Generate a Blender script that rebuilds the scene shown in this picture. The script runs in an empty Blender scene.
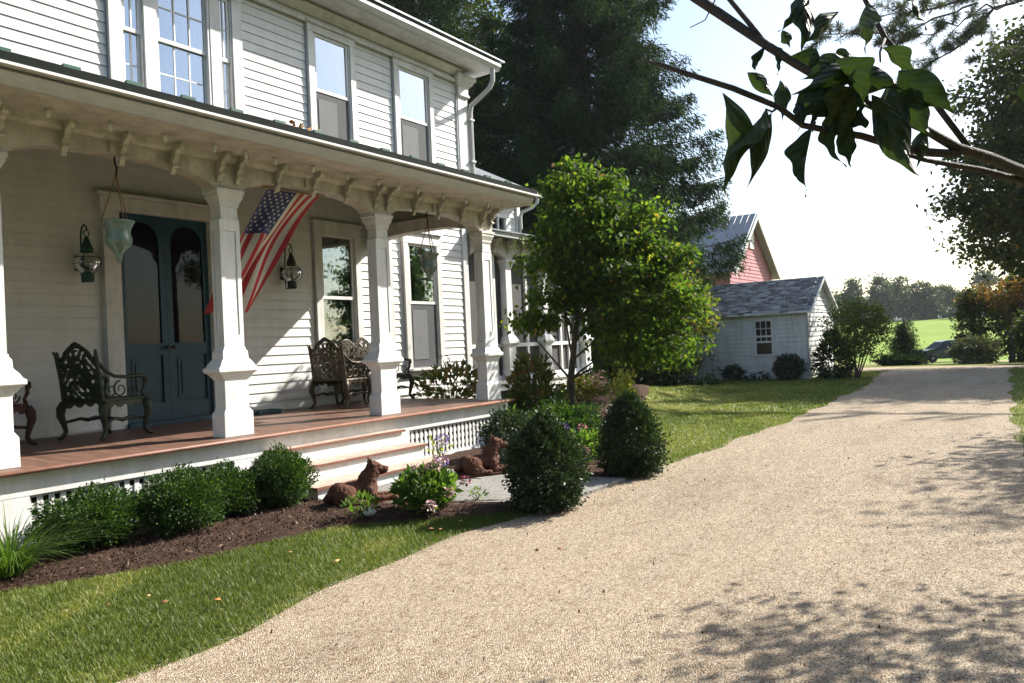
import bpy, math, random
import numpy as np
from mathutils import Vector, Matrix
random.seed(7); RNG = np.random.default_rng(11)
PI = math.pi; R = math.radians
S = bpy.context.scene; COL = S.collection
# World axes: x runs along the house front and the drive, y from the camera towards the house, z up.

# ------------------------------------------------------------------ materials
def ntree(name):
    m = bpy.data.materials.new(name); m.use_nodes = True
    nt = m.node_tree; b = nt.nodes['Principled BSDF']
    return m, nt, b
def node(nt, typ, **kw):
    n = nt.nodes.new(typ)
    for k, v in kw.items(): setattr(n, k, v)
    return n
def ramp(nt, stops):
    r = node(nt, 'ShaderNodeValToRGB'); e = r.color_ramp.elements
    while len(e) < len(stops): e.new(0.5)
    for i, (p, c) in enumerate(stops):
        e[i].position = p; e[i].color = (*c, 1)
    return r
def coords(nt): return node(nt, 'ShaderNodeTexCoord').outputs['Object']
def noise(nt, vec, scale, detail=4, rough=.55, stretch=None):
    if stretch:
        mp = node(nt, 'ShaderNodeMapping'); mp.inputs['Scale'].default_value = stretch
        nt.links.new(vec, mp.inputs['Vector']); vec = mp.outputs['Vector']
    n = node(nt, 'ShaderNodeTexNoise'); n.inputs['Scale'].default_value = scale
    n.inputs['Detail'].default_value = detail; n.inputs['Roughness'].default_value = rough
    nt.links.new(vec, n.inputs['Vector']); return n
def bump(nt, b, h, strength, dist):
    bp = node(nt, 'ShaderNodeBump'); bp.inputs['Strength'].default_value = strength
    bp.inputs['Distance'].default_value = dist
    nt.links.new(h, bp.inputs['Height']); nt.links.new(bp.outputs['Normal'], b.inputs['Normal'])
def paint(name, c, rough=.5, var=.12, scale=3., metal=0., bmp=.15, spec=.4, stretch=None, fine=60., grime=0.):
    m, nt, b = ntree(name); v = coords(nt)
    n = noise(nt, v, scale, 6, .65, stretch)
    lo = tuple(x*(1-var) for x in c); hi = tuple(min(1, x*(1+var*.5)) for x in c)
    r = ramp(nt, [(.3, lo), (.62, hi)])
    nt.links.new(n.outputs['Fac'], r.inputs['Fac']); nt.links.new(r.outputs['Color'], b.inputs['Base Color'])
    if grime:      # weather stains: streaks running down and mildew specks
        g1 = noise(nt, v, 2.2, 7, .72, (2.2, 2.2, .35)); g2 = noise(nt, v, 16, 4, .7)
        ra = ramp(nt, [(.40, (1-grime, 1-grime*1.05, 1-grime*1.25)), (.56, (1, 1, 1))]); rb = ramp(nt, [(.30, (1-grime*1.3,)*3), (.40, (1, 1, 1))])
        nt.links.new(g1.outputs['Fac'], ra.inputs['Fac']); nt.links.new(g2.outputs['Fac'], rb.inputs['Fac'])
        x = node(nt, 'ShaderNodeMix', data_type='RGBA', blend_type='MULTIPLY'); x.inputs[0].default_value = 1; y = node(nt, 'ShaderNodeMix', data_type='RGBA', blend_type='MULTIPLY'); y.inputs[0].default_value = 1
        nt.links.new(r.outputs[0], x.inputs[6]); nt.links.new(ra.outputs[0], x.inputs[7]); nt.links.new(x.outputs[2], y.inputs[6]); nt.links.new(rb.outputs[0], y.inputs[7]); nt.links.new(y.outputs[2], b.inputs['Base Color'])
    b.inputs['Roughness'].default_value = rough; b.inputs['Metallic'].default_value = metal
    b.inputs['Specular IOR Level'].default_value = spec
    if bmp:
        n2 = noise(nt, v, fine, 3, .6, stretch); bump(nt, b, n2.outputs['Fac'], bmp, .01)
    return m
def leafmat(name, stops, trans=.3, rough=.6, spec=.18, tcol=None):
    m, nt, b = ntree(name)
    a = node(nt, 'ShaderNodeAttribute'); a.attribute_name = 'tint'
    r = ramp(nt, stops); nt.links.new(a.outputs['Fac'], r.inputs['Fac'])
    nt.links.new(r.outputs['Color'], b.inputs['Base Color'])
    b.inputs['Roughness'].default_value = rough; b.inputs['Specular IOR Level'].default_value = spec
    t = node(nt, 'ShaderNodeBsdfTranslucent')
    g = node(nt, 'ShaderNodeMix', data_type='RGBA', blend_type='MULTIPLY'); g.inputs[0].default_value = 1
    nt.links.new(r.outputs['Color'], g.inputs[6]); g.inputs[7].default_value = (*(tcol or (2.2, 2.3, .9)), 1)
    nt.links.new(g.outputs[2], t.inputs['Color'])
    mx = node(nt, 'ShaderNodeMixShader'); mx.inputs[0].default_value = trans
    nt.links.new(b.outputs[0], mx.inputs[1]); nt.links.new(t.outputs[0], mx.inputs[2])
    nt.links.new(mx.outputs[0], nt.nodes['Material Output'].inputs['Surface'])
    return m
def tintmat(name, stops, rough=.8, spec=.2, bmp=0, scale=40):
    m, nt, b = ntree(name)
    a = node(nt, 'ShaderNodeAttribute'); a.attribute_name = 'tint'
    r = ramp(nt, stops); nt.links.new(a.outputs['Fac'], r.inputs['Fac'])
    nt.links.new(r.outputs['Color'], b.inputs['Base Color'])
    b.inputs['Roughness'].default_value = rough; b.inputs['Specular IOR Level'].default_value = spec
    if bmp: bump(nt, b, noise(nt, coords(nt), scale, 4).outputs['Fac'], bmp, .02)
    return m
def glass(name, tint, refl, rough=.02):
    m, nt, b = ntree(name); nt.nodes.remove(b)
    tr = node(nt, 'ShaderNodeBsdfTransparent'); tr.inputs['Color'].default_value = (*tint, 1)
    gl = node(nt, 'ShaderNodeBsdfGlossy'); gl.inputs['Roughness'].default_value = rough
    gl.inputs['Color'].default_value = (.9, .95, 1, 1)
    n = noise(nt, coords(nt), 1.6, 2); bp = node(nt, 'ShaderNodeBump'); bp.inputs['Strength'].default_value = .12
    bp.inputs['Distance'].default_value = .02
    nt.links.new(n.outputs['Fac'], bp.inputs['Height']); nt.links.new(bp.outputs['Normal'], gl.inputs['Normal'])
    fr = node(nt, 'ShaderNodeLayerWeight'); fr.inputs['Blend'].default_value = .35
    mp = node(nt, 'ShaderNodeMapRange'); mp.inputs['To Min'].default_value = refl; mp.inputs['To Max'].default_value = .8 if refl > .05 else refl*1.6
    nt.links.new(fr.outputs['Fresnel'], mp.inputs['Value'])
    mx = node(nt, 'ShaderNodeMixShader')
    nt.links.new(mp.outputs[0], mx.inputs[0]); nt.links.new(tr.outputs[0], mx.inputs[1]); nt.links.new(gl.outputs[0], mx.inputs[2])
    nt.links.new(mx.outputs[0], nt.nodes['Material Output'].inputs['Surface'])
    return m
M = {}
M['white'] = paint('white_paint', (.78, .775, .76), .5, .10, 2.2, bmp=.15, grime=.13)
M['trim'] = paint('trim_paint', (.73, .72, .70), .5, .14, 3.5, bmp=.15, grime=.16)
M['cornice'] = paint('shaded_weathered_cornice', (.60, .55, .47), .6, .22, 5., bmp=.2, grime=.22)  # shade under the cornice put into the browner base; the grime is wear
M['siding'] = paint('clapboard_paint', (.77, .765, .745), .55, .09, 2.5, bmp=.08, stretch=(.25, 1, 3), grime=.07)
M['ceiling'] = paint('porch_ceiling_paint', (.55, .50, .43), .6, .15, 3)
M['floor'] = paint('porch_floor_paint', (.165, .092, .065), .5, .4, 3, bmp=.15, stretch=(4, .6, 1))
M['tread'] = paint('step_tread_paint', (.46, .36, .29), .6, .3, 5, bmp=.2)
M['nosing'] = paint('nosing_paint', (.20, .09, .06), .5, .3, 6)
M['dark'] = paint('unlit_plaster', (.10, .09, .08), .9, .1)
M['void'] = paint('dark_backing', (.03, .027, .022), .95, .2)  # near-black, painted in for the shade behind lattice, porch base and shed window
M['teal'] = paint('teal_door_paint', (.007, .050, .082), .4, .25, 4, bmp=.1)
M['gutter'] = paint('gutter_paint', (.50, .50, .48), .45, .12, 4)
M['metalroof'] = paint('grey_metal_roof', (.26, .28, .30), .4, .15, 1.5, metal=.4)
M['porchroof'] = paint('dark_roof_edge', (.014, .018, .017), .85, .3, 6, spec=.1)
M['guard'] = paint('green_guard_paint', (.03, .10, .07), .4, .2)
M['curtain'] = paint('white_curtain', (.72, .74, .76), .8, .12, 6, bmp=.3, fine=12, stretch=(5, 1, .2))
M['screen'] = paint('insect_screen', (.075, .078, .085), .8, .12, 30)
M['innersash'] = paint('sash_behind_screen', (.15, .155, .16), .8, .1, 5)
M['wicker'] = paint('grey_screen', (.085, .08, .078), .85, .2, 20)
M['glass_sky'] = glass('storm_window_glass', (.48, .62, .76), .32)  # blue tint stands in for the sky mirrored in the upper panes
M['glass'] = glass('window_glass', (.7, .75, .72), .10)
M['glass_dark'] = glass('dark_door_glass', (.4, .4, .38), .02)
M['glass_clear'] = glass('globe_glass', (.85, .85, .82), .08)
M['iron_green'] = paint('dark_green_iron', (.022, .035, .018), .45, .5, 14, metal=.3, bmp=.4, spec=.5)
M['iron_bronze'] = paint('bronzed_iron', (.065, .05, .03), .45, .5, 14, metal=.35, bmp=.4, spec=.5)
M['iron_rust'] = paint('rusty_iron', (.06, .028, .016), .6, .5, 14, metal=.2, bmp=.4)
M['rust'] = paint('rust_crusted_iron', (.092, .034, .017), .9, .5, 9, bmp=.6, fine=35)
M['lamp_metal'] = paint('verdigris_metal', (.02, .07, .055), .45, .4, 10, metal=.4)
M['lamp_black'] = paint('black_lamp_metal', (.02, .02, .018), .4, .3, 10, metal=.4)
M['glaze'] = paint('celadon_glaze', (.15, .22, .19), .2, .3, 7, spec=.6)
M['rope'] = paint('twine', (.22, .12, .07), .9, .2)
M['red'] = paint('flag_red', (.42, .035, .04), .8, .12, 5)
M['flagwhite'] = paint('flag_white', (.62, .58, .50), .8, .1, 5)
M['blue'] = paint('flag_blue', (.045, .05, .13), .8, .12, 5)
M['wood'] = paint('pole_wood', (.30, .20, .11), .6, .3, 4)
M['rock'] = paint('edging_rock', (.33, .27, .24), .9, .4, 8, bmp=.6, fine=20)
M['palerock'] = paint('pale_rock', (.6, .58, .52), .9, .2, 8, bmp=.5, fine=20)
M['bark'] = paint('tree_bark', (.085, .068, .052), .95, .5, 10, bmp=.8, fine=22, stretch=(1, 1, .3))
M['sprucebark'] = paint('spruce_bark', (.10, .075, .06), .95, .5, 8, bmp=.8, fine=16, stretch=(1, 1, .4))
M['twig'] = paint('branch_bark', (.045, .035, .028), .8, .4, 40, bmp=.5, fine=200)
M['shedwall'] = paint('shed_paint', (.74, .75, .74), .6, .14, 3, bmp=.2, stretch=(1, .25, 3), grime=.2)
M['barnroof'] = paint('pale_barn_roof', (.36, .37, .39), .55, .12, 1.5, metal=.1)
M['barnred'] = paint('barn_red_boards', (.42, .17, .19), .75, .25, 2, bmp=.2)
M['car'] = paint('dark_green_car_paint', (.010, .022, .02), .22, .1, 2, metal=.3, bmp=0, spec=.6)
M['tyre'] = paint('tyre_rubber', (.02, .02, .02), .85, .2)
M['rim'] = paint('alloy', (.35, .36, .37), .35, .1, metal=.8)
M['carglass'] = glass('car_glass', (.10, .12, .12), .04)
M['taillight'] = paint('tail_lamp', (.30, .02, .02), .3, .1)
M['headlight'] = paint('head_lamp', (.6, .62, .63), .15, .1)
M['hill'] = paint('far_hill_woods', (.045, .075, .035), .95, .4, .02, bmp=0)
M['mat'] = paint('boot_tray_rubber', (.02, .05, .06), .7, .2)
M['dry'] = tintmat('dry_leaf', [(0, (.22, .10, .05)), (.5, (.42, .17, .06)), (1, (.5, .33, .16))], .8)

def gravel():
    m, nt, b = ntree('pea_gravel'); v = coords(nt)
    vo = node(nt, 'ShaderNodeTexVoronoi'); vo.inputs['Scale'].default_value = 115
    nt.links.new(v, vo.inputs['Vector'])
    sp = node(nt, 'ShaderNodeSeparateColor'); nt.links.new(vo.outputs['Color'], sp.inputs[0])
    r = ramp(nt, [(0, (.13, .095, .065)), (.2, (.26, .19, .13)), (.5, (.41, .325, .22)), (.8, (.49, .405, .29)), (1, (.60, .54, .45))])
    nt.links.new(sp.outputs[0], r.inputs['Fac'])
    n = noise(nt, v, .9, 8, .75, (.35, 1.3, 1)); n3 = noise(nt, v, 7, 5, .7)
    r2 = ramp(nt, [(.34, (.76, .73, .70)), (.5, (1, .99, .97)), (.66, (1.12, 1.10, 1.06))]); nt.links.new(n.outputs['Fac'], r2.inputs['Fac'])
    r3 = ramp(nt, [(.33, (.70, .64, .58)), (.46, (1, 1, 1))]); nt.links.new(n3.outputs['Fac'], r3.inputs['Fac'])
    x = node(nt, 'ShaderNodeMix', data_type='RGBA', blend_type='MULTIPLY'); x.inputs[0].default_value = 1
    nt.links.new(r.outputs[0], x.inputs[6]); nt.links.new(r2.outputs[0], x.inputs[7])
    y = node(nt, 'ShaderNodeMix', data_type='RGBA', blend_type='MULTIPLY'); y.inputs[0].default_value = 1
    nt.links.new(x.outputs[2], y.inputs[6]); nt.links.new(r3.outputs[0], y.inputs[7])
    nt.links.new(y.outputs[2], b.inputs['Base Color']); b.inputs['Roughness'].default_value = .85
    b.inputs['Specular IOR Level'].default_value = .25
    iv = node(nt, 'ShaderNodeMath', operation='SUBTRACT'); iv.inputs[0].default_value = 1
    nt.links.new(vo.outputs['Distance'], iv.inputs[1])
    bump(nt, b, iv.outputs[0], .9, .012)
    return m
M['gravel'] = gravel()
M['pebble'] = tintmat('loose_pebble', [(0, (.12, .085, .055)), (.4, (.37, .28, .195)), (.8, (.49, .40, .30)), (1, (.66, .61, .53))], .8)
def ground(name, stops, s1, s2, bm=.6, fine=50):
    m, nt, b = ntree(name); v = coords(nt)
    n = noise(nt, v, s1, 8, .7); n2 = noise(nt, v, s2, 5, .7)
    a = node(nt, 'ShaderNodeMath', operation='ADD'); mu = node(nt, 'ShaderNodeMath', operation='MULTIPLY'); mu.inputs[1].default_value = .5
    nt.links.new(n.outputs['Fac'], a.inputs[0]); nt.links.new(n2.outputs['Fac'], a.inputs[1]); nt.links.new(a.outputs[0], mu.inputs[0])
    r = ramp(nt, stops); nt.links.new(mu.outputs[0], r.inputs['Fac']); nt.links.new(r.outputs[0], b.inputs['Base Color'])
    b.inputs['Roughness'].default_value = .95; b.inputs['Specular IOR Level'].default_value = .1
    bump(nt, b, noise(nt, v, fine, 5, .7).outputs['Fac'], bm, .03)
    return m
M['lawn'] = ground('lawn_turf', [(.36, (.08, .105, .022)), (.5, (.14, .16, .036)), (.62, (.26, .23, .085))], 1.3, 14)
M['field'] = ground('field_grass', [(.38, (.13, .20, .022)), (.5, (.165, .25, .03)), (.62, (.22, .29, .05))], .06, .9, .2, 6)
M['mulch'] = ground('bark_mulch', [(.34, (.025, .014, .010)), (.5, (.065, .038, .028)), (.64, (.14, .09, .07))], 30, 75, 1.0, 45)
M['stone'] = ground('flagstone', [(.36, (.15, .145, .135)), (.5, (.24, .23, .21)), (.64, (.33, .315, .29))], 3, 22, .25, 60)
M['grass'] = leafmat('grass_blades', [(0, (.06, .082, .015)), (.4, (.10, .145, .026)), (.75, (.19, .21, .05)), (1, (.38, .31, .14))], .25, .5, .25)
G = lambda n, c, **k: leafmat(n, c, **k)
M['dogwood'] = G('dogwood_leaf', [(0, (.022, .046, .010)), (.6, (.048, .088, .016)), (.9, (.10, .135, .022)), (.993, (.14, .13, .03)), (1, (.22, .08, .03))], trans=.55)
M['dogwood2'] = G('turning_dogwood_leaf', [(0, (.03, .055, .012)), (.6, (.07, .10, .02)), (.88, (.15, .14, .03)), (.96, (.22, .11, .03)), (1, (.26, .05, .025))], trans=.38)
M['overhead'] = G('near_leaf', [(0, (.014, .026, .010)), (.6, (.026, .042, .014)), (1, (.06, .06, .024))], trans=.2, tcol=(1.5, 1.6, .8))
M['spruce'] = G('spruce_needles', [(0, (.009, .022, .010)), (.6, (.019, .040, .016)), (1, (.04, .066, .025))], trans=.16, rough=.85, spec=.06)
M['box'] = G('box_leaf', [(0, (.014, .036, .010)), (.6, (.036, .080, .018)), (1, (.09, .14, .035))], trans=.25, rough=.5, spec=.25)
M['cone'] = G('glossy_holly_leaf', [(0, (.014, .028, .012)), (.6, (.026, .048, .018)), (1, (.06, .085, .035))], trans=.15, rough=.45, spec=.3)
M['perennial'] = G('perennial_leaf', [(0, (.035, .075, .015)), (.6, (.07, .13, .025)), (1, (.13, .2, .05))], trans=.35)
M['hydrangea'] = G('hydrangea_leaf', [(0, (.04, .055, .018)), (.55, (.075, .095, .025)), (.85, (.13, .11, .04)), (1, (.2, .1, .05))], trans=.3)
M['yellow'] = G('golden_shrub_leaf', [(0, (.16, .18, .03)), (.6, (.30, .31, .07)), (1, (.45, .44, .16))], trans=.35)
M['dark_leaf'] = G('shade_tree_leaf', [(0, (.020, .036, .012)), (.6, (.038, .060, .018)), (1, (.08, .10, .03))], trans=.25)
M['maple'] = G('maple_leaf', [(0, (.030, .050, .014)), (.6, (.055, .080, .02)), (.9, (.11, .12, .03)), (1, (.25, .16, .04))], trans=.32)
M['maple_shade'] = G('big_maple_leaf', [(0, (.022, .038, .012)), (.6, (.04, .058, .016)), (.95, (.07, .08, .02)), (1, (.22, .14, .04))], trans=.25)
M['lilac'] = G('lilac_leaf', [(0, (.045, .07, .02)), (.6, (.08, .11, .03)), (1, (.15, .16, .05))], trans=.42)
M['orange'] = G('orange_maple_leaf', [(0, (.05, .06, .016)), (.45, (.11, .085, .02)), (1, (.30, .15, .035))], trans=.4, tcol=(1.6, 1.4, .7))
M['pine'] = G('pine_needles', [(0, (.04, .06, .025)), (.6, (.07, .09, .04)), (1, (.13, .13, .06))], trans=.15)
M['greyjuniper'] = G('grey_juniper', [(0, (.06, .075, .05)), (.6, (.10, .115, .075)), (1, (.17, .17, .11))], trans=.15)
M['petal_pink'] = tintmat('pink_petal', [(0, (.5, .25, .25)), (.6, (.62, .42, .38)), (1, (.7, .58, .5))])
M['petal_purple'] = tintmat('purple_petal', [(0, (.2, .1, .4)), (.6, (.38, .25, .6)), (1, (.6, .48, .72))])
M['petal_red'] = tintmat('faded_red_petal', [(0, (.3, .06, .09)), (1, (.55, .25, .28))])
M['petal_brown'] = tintmat('dry_flowerhead', [(0, (.14, .07, .035)), (.6, (.26, .14, .07)), (1, (.4, .3, .16))])
M['petal_yellow'] = tintmat('yellow_petal', [(0, (.5, .42, .03)), (1, (.7, .62, .08))])
M['shed_glass'] = paint('dark_shed_pane', (.012, .014, .014), .25, .3, 8, spec=.3, bmp=.05)  # opaque near-black pane, the shed's dark interior put into its colour
M['shingle'] = tintmat('weathered_shingle', [(0, (.13, .12, .12)), (.5, (.27, .25, .25)), (1, (.48, .45, .43))], .8, .2, .3)

# ------------------------------------------------------------------ mesh helpers
class MB:
    def __init__(s): s.v = []; s.f = []; s.m = []
    def add(s, vs, fs, mi=0):
        o = len(s.v); s.v += [tuple(p) for p in vs]
        for f in fs: s.f.append([i+o for i in f]); s.m.append(mi)
    def box(s, x0, y0, z0, x1, y1, z1, mi=0):
        x0, x1 = sorted((x0, x1)); y0, y1 = sorted((y0, y1)); z0, z1 = sorted((z0, z1))
        v = [(x, y, z) for z in (z0, z1) for y in (y0, y1) for x in (x0, x1)]
        s.add(v, [(0, 2, 3, 1), (4, 5, 7, 6), (0, 1, 5, 4), (2, 6, 7, 3), (0, 4, 6, 2), (1, 3, 7, 5)], mi)
    def prism(s, poly, axis, a, b, mi=0):
        n = len(poly)
        def P(q, h): return {'x': (h, q[0], q[1]), 'y': (q[0], h, q[1]), 'z': (q[0], q[1], h)}[axis]
        v = [P(q, a) for q in poly] + [P(q, b) for q in poly]
        f = [tuple(range(n))[::-1], tuple(range(n, 2*n))] + [(i, (i+1) % n, n+(i+1) % n, n+i) for i in range(n)]
        s.add(v, f, mi)
    def strip(s, top, bot, axis_off, mi=0):      # solid between two polylines (same length), thickened by vector
        n = len(top); ax = Vector(axis_off)
        a = [Vector(p) for p in top]; b = [Vector(p) for p in bot]
        v = a + b + [p+ax for p in a] + [p+ax for p in b]; f = []
        for i in range(n-1):
            f += [(i, i+1, n+i+1, n+i), (2*n+i, 3*n+i, 3*n+i+1, 2*n+i+1), (i, 2*n+i, 2*n+i+1, i+1), (n+i, n+i+1, 3*n+i+1, 3*n+i)]
        f += [(0, n, 3*n, 2*n), (n-1, 3*n-1, 4*n-1, 2*n-1)]
        s.add([tuple(p) for p in v], f, mi)
    def tube(s, pts, rad, seg=8, mi=0, cap=True, sx=1.):
        pts = [Vector(p) for p in pts]; n = len(pts)
        if not hasattr(rad, '__len__'): rad = [rad]*n
        up = Vector((0, 0, 1)); vs = []; last = None
        for i, p in enumerate(pts):
            t = (pts[min(i+1, n-1)] - pts[max(i-1, 0)]).normalized()
            if last is None:
                a = t.cross(up)
                if a.length < .05: a = t.cross(Vector((0, 1, 0)))
            else: a = last - t*last.dot(t)
            a.normalize(); last = a; b = t.cross(a)
            for k in range(seg):
                q = 2*PI*k/seg; vs.append(p + a*(math.cos(q)*rad[i]*sx) + b*(math.sin(q)*rad[i]))
        fs = [(i*seg+k, i*seg+(k+1) % seg, (i+1)*seg+(k+1) % seg, (i+1)*seg+k) for i in range(n-1) for k in range(seg)]
        if cap: fs += [tuple(range(seg))[::-1], tuple(range((n-1)*seg, n*seg))]
        s.add(vs, fs, mi)
    def lathe(s, prof, c=(0, 0, 0), seg=20, mi=0, square=False):
        if square:
            ang = [(1, 1), (-1, 1), (-1, -1), (1, -1)]; seg = 4
        else: ang = [(math.cos(2*PI*k/seg), math.sin(2*PI*k/seg)) for k in range(seg)]
        vs = [(c[0]+a*r, c[1]+b*r, c[2]+z) for r, z in prof for a, b in ang]; n = len(prof)
        fs = [(i*seg+k, i*seg+(k+1) % seg, (i+1)*seg+(k+1) % seg, (i+1)*seg+k) for i in range(n-1) for k in range(seg)]
        fs += [tuple(range(seg))[::-1], tuple(range((n-1)*seg, n*seg))]
        s.add(vs, fs, mi)
    def build(s, name, mat, parent=None, smooth=False, bevel=0):
        me = bpy.data.meshes.new(name); me.from_pydata(s.v, [], s.f); me.update()
        for m in (mat if isinstance(mat, (list, tuple)) else [mat]): me.materials.append(m)
        if any(s.m): me.polygons.foreach_set('material_index', s.m)
        if smooth: me.polygons.foreach_set('use_smooth', [True]*len(me.polygons))
        return link(name, me, parent, bevel)
def link(name, me, parent=None, bevel=0):
    o = bpy.data.objects.new(name, me); COL.objects.link(o)
    if parent: o.parent = parent
    if bevel:
        b = o.modifiers.new('edge', 'BEVEL'); b.width = bevel; b.segments = 2; b.limit_method = 'ANGLE'
    return o
def npmesh(name, V, F, mat, parent=None, tint=None, smooth=False):
    V = np.asarray(V, np.float32); F = np.asarray(F, np.int32); k = F.shape[1]
    me = bpy.data.meshes.new(name); me.vertices.add(len(V)); me.vertices.foreach_set('co', V.ravel())
    me.loops.add(F.size); me.loops.foreach_set('vertex_index', F.ravel()); me.polygons.add(len(F))
    me.polygons.foreach_set('loop_start', np.arange(0, F.size, k, dtype=np.int32))
    if smooth: me.polygons.foreach_set('use_smooth', np.ones(len(F), bool))
    if tint is not None:
        at = me.attributes.new('tint', 'FLOAT', 'POINT'); at.data.foreach_set('value', np.asarray(tint, np.float32))
    me.materials.append(mat); me.update(calc_edges=True); me.validate()
    return link(name, me, parent)
def empty(name, loc, label, cat, group=None, rz=0):
    o = bpy.data.objects.new(name, None); COL.objects.link(o); o.location = loc; o.rotation_euler.z = rz
    o.empty_display_size = .2
    return tag(o, label, cat, group)
def tag(o, label, cat, group=None, kind=None):
    o['label'] = label; o['category'] = cat
    if group: o['group'] = group
    if kind: o['kind'] = kind
    return o
def struct(o, label=None, cat=None):
    o['kind'] = 'structure'
    if label: o['label'] = label; o['category'] = cat
    return o
def copy_tree(o, loc, rz=0, scale=(1, 1, 1), label=None, name=None):
    def cp(a, par):
        c = a.copy(); COL.objects.link(c)
        if par: c.parent = par
        for ch in [k for k in COL.objects if k.parent == a]: cp(ch, c)
        return c
    r = cp(o, None); r.location = loc; r.rotation_euler.z = rz; r.scale = scale
    if label: r['label'] = label
    return r

# ------------------------------------------------------------------ foliage helpers
def unit(a): return a/np.maximum(np.linalg.norm(a, axis=1, keepdims=True), 1e-6)
def leaves(P, size, aspect=.5, up=.5, droop=.3, dirs=None, dj=.5, fold=.25):
    n = len(P); d = RNG.normal(size=(n, 3))
    if dirs is not None: d = unit(dirs) + unit(d)*dj
    d[:, 2] -= droop; d = unit(d)
    nr = unit(unit(RNG.normal(size=(n, 3)))*(1-up) + np.array([0, 0, up])); nr = unit(nr - d*(nr*d).sum(1, keepdims=True))
    sd = np.cross(d, nr); L = size*RNG.uniform(.6, 1.25, (n, 1)); W = L*aspect*.5
    mid = P + d*L*.42
    V = np.stack([P, mid + sd*W + nr*W*fold, P + d*L, mid - sd*W + nr*W*fold], 1).reshape(-1, 3)
    b = np.arange(n)[:, None]*4
    return V, np.concatenate([b+[0, 1, 2], b+[0, 2, 3]])
def tints(n, lo=0, hi=1, pw=1): return np.repeat(lo+(hi-lo)*RNG.uniform(size=n)**pw, 4)
def ball(n, c, r, shell=.5):
    d = unit(RNG.normal(size=(n, 3))); rr = RNG.uniform(shell, 1, (n, 1))**.6
    return np.asarray(c) + d*rr*np.asarray(r)
def clumped(crown, nclump, per, spread, shell=.45):
    """leaf points: clumps thrown through the crown's lobes; returns points and clump centres"""
    cs = []
    wt = np.array([r[0]*r[1]*r[2] for c, r in crown])**.7; wt /= wt.sum()
    for (c, r), w in zip(crown, wt): cs.append(ball(max(2, int(nclump*w)), c, r, shell))
    C = np.concatenate(cs); k = len(C)
    sc = RNG.uniform(.6, 1.4, (k, 1, 1))*spread
    P = C[:, None, :] + RNG.normal(size=(k, per, 3))*sc*np.array([1, 1, .55])
    return P.reshape(-1, 3), C
def limb(mb, a, b, r0, r1, sag=.1, n=6, seg=6):
    a = Vector(a); b = Vector(b); L = (b-a).length; pts = []
    j = Vector((random.uniform(-1, 1), random.uniform(-1, 1), 0))*L*.08
    for i in range(n):
        t = i/(n-1); p = a.lerp(b, t) + j*math.sin(t*PI) + Vector((0, 0, sag*L*math.sin(t*PI)))
        pts.append(p)
    mb.tube(pts, [r0+(r1-r0)*i/(n-1) for i in range(n)], seg)
def tree(name, loc, label, crown, leaf, bark, trunk_top, r0, nclump, per, spread, size, cat='tree', group=None,
         aspect=.55, up=.35, droop=.35, nlimb=22, lean=(0, 0), shell=.45, tint=(0, 1), tpw=1., zt=0., extra=None, forks=None):
    e = empty(name, loc, label, cat, group); mb = MB()
    P, C = clumped(crown, nclump, per, spread, shell)
    top = Vector((lean[0], lean[1], trunk_top)); n = 9
    pts = [Vector((lean[0]*(i/(n-1))**1.3, lean[1]*(i/(n-1))**1.3, -.15+(trunk_top+.15)*i/(n-1))) + Vector((random.uniform(-1, 1), random.uniform(-1, 1), 0))*r0*.35*(i > 0) for i in range(n)]
    mb.tube(pts, [r0*(1.35 if i == 0 else 1)*(1-.75*i/(n-1)) for i in range(n)], 10)
    for f in (forks or []): limb(mb, (f[0], f[1], -.1), (f[2], f[3], f[4]), f[5], f[5]*.4, .03, 7, 7)
    for c in C[RNG.permutation(len(C))[:nlimb]]:
        k = min(n-1, max(2, int(n*(c[2]*.72)/trunk_top)))
        k = random.randint(max(2, k-2), k) if k > 2 else k
        limb(mb, pts[k], c, r0*.35*(1-.6*k/n), r0*.05, .06)
    mb.build('trunk', bark, e, smooth=True)
    V, F = leaves(P, size, aspect, up, droop); t = tints(len(P), *tint, tpw)
    if zt:   # tips towards the outside of the crown turn colour first
        zz = np.repeat(np.clip((P[:, 2]-C[:, 2].min())/(np.ptp(C[:, 2])+.01), 0, 1), 4); t = np.clip(t*(1-zt)+zz*zt, 0, 1)
    npmesh('crown', V, F, leaf, e, t)
    return e
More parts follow.
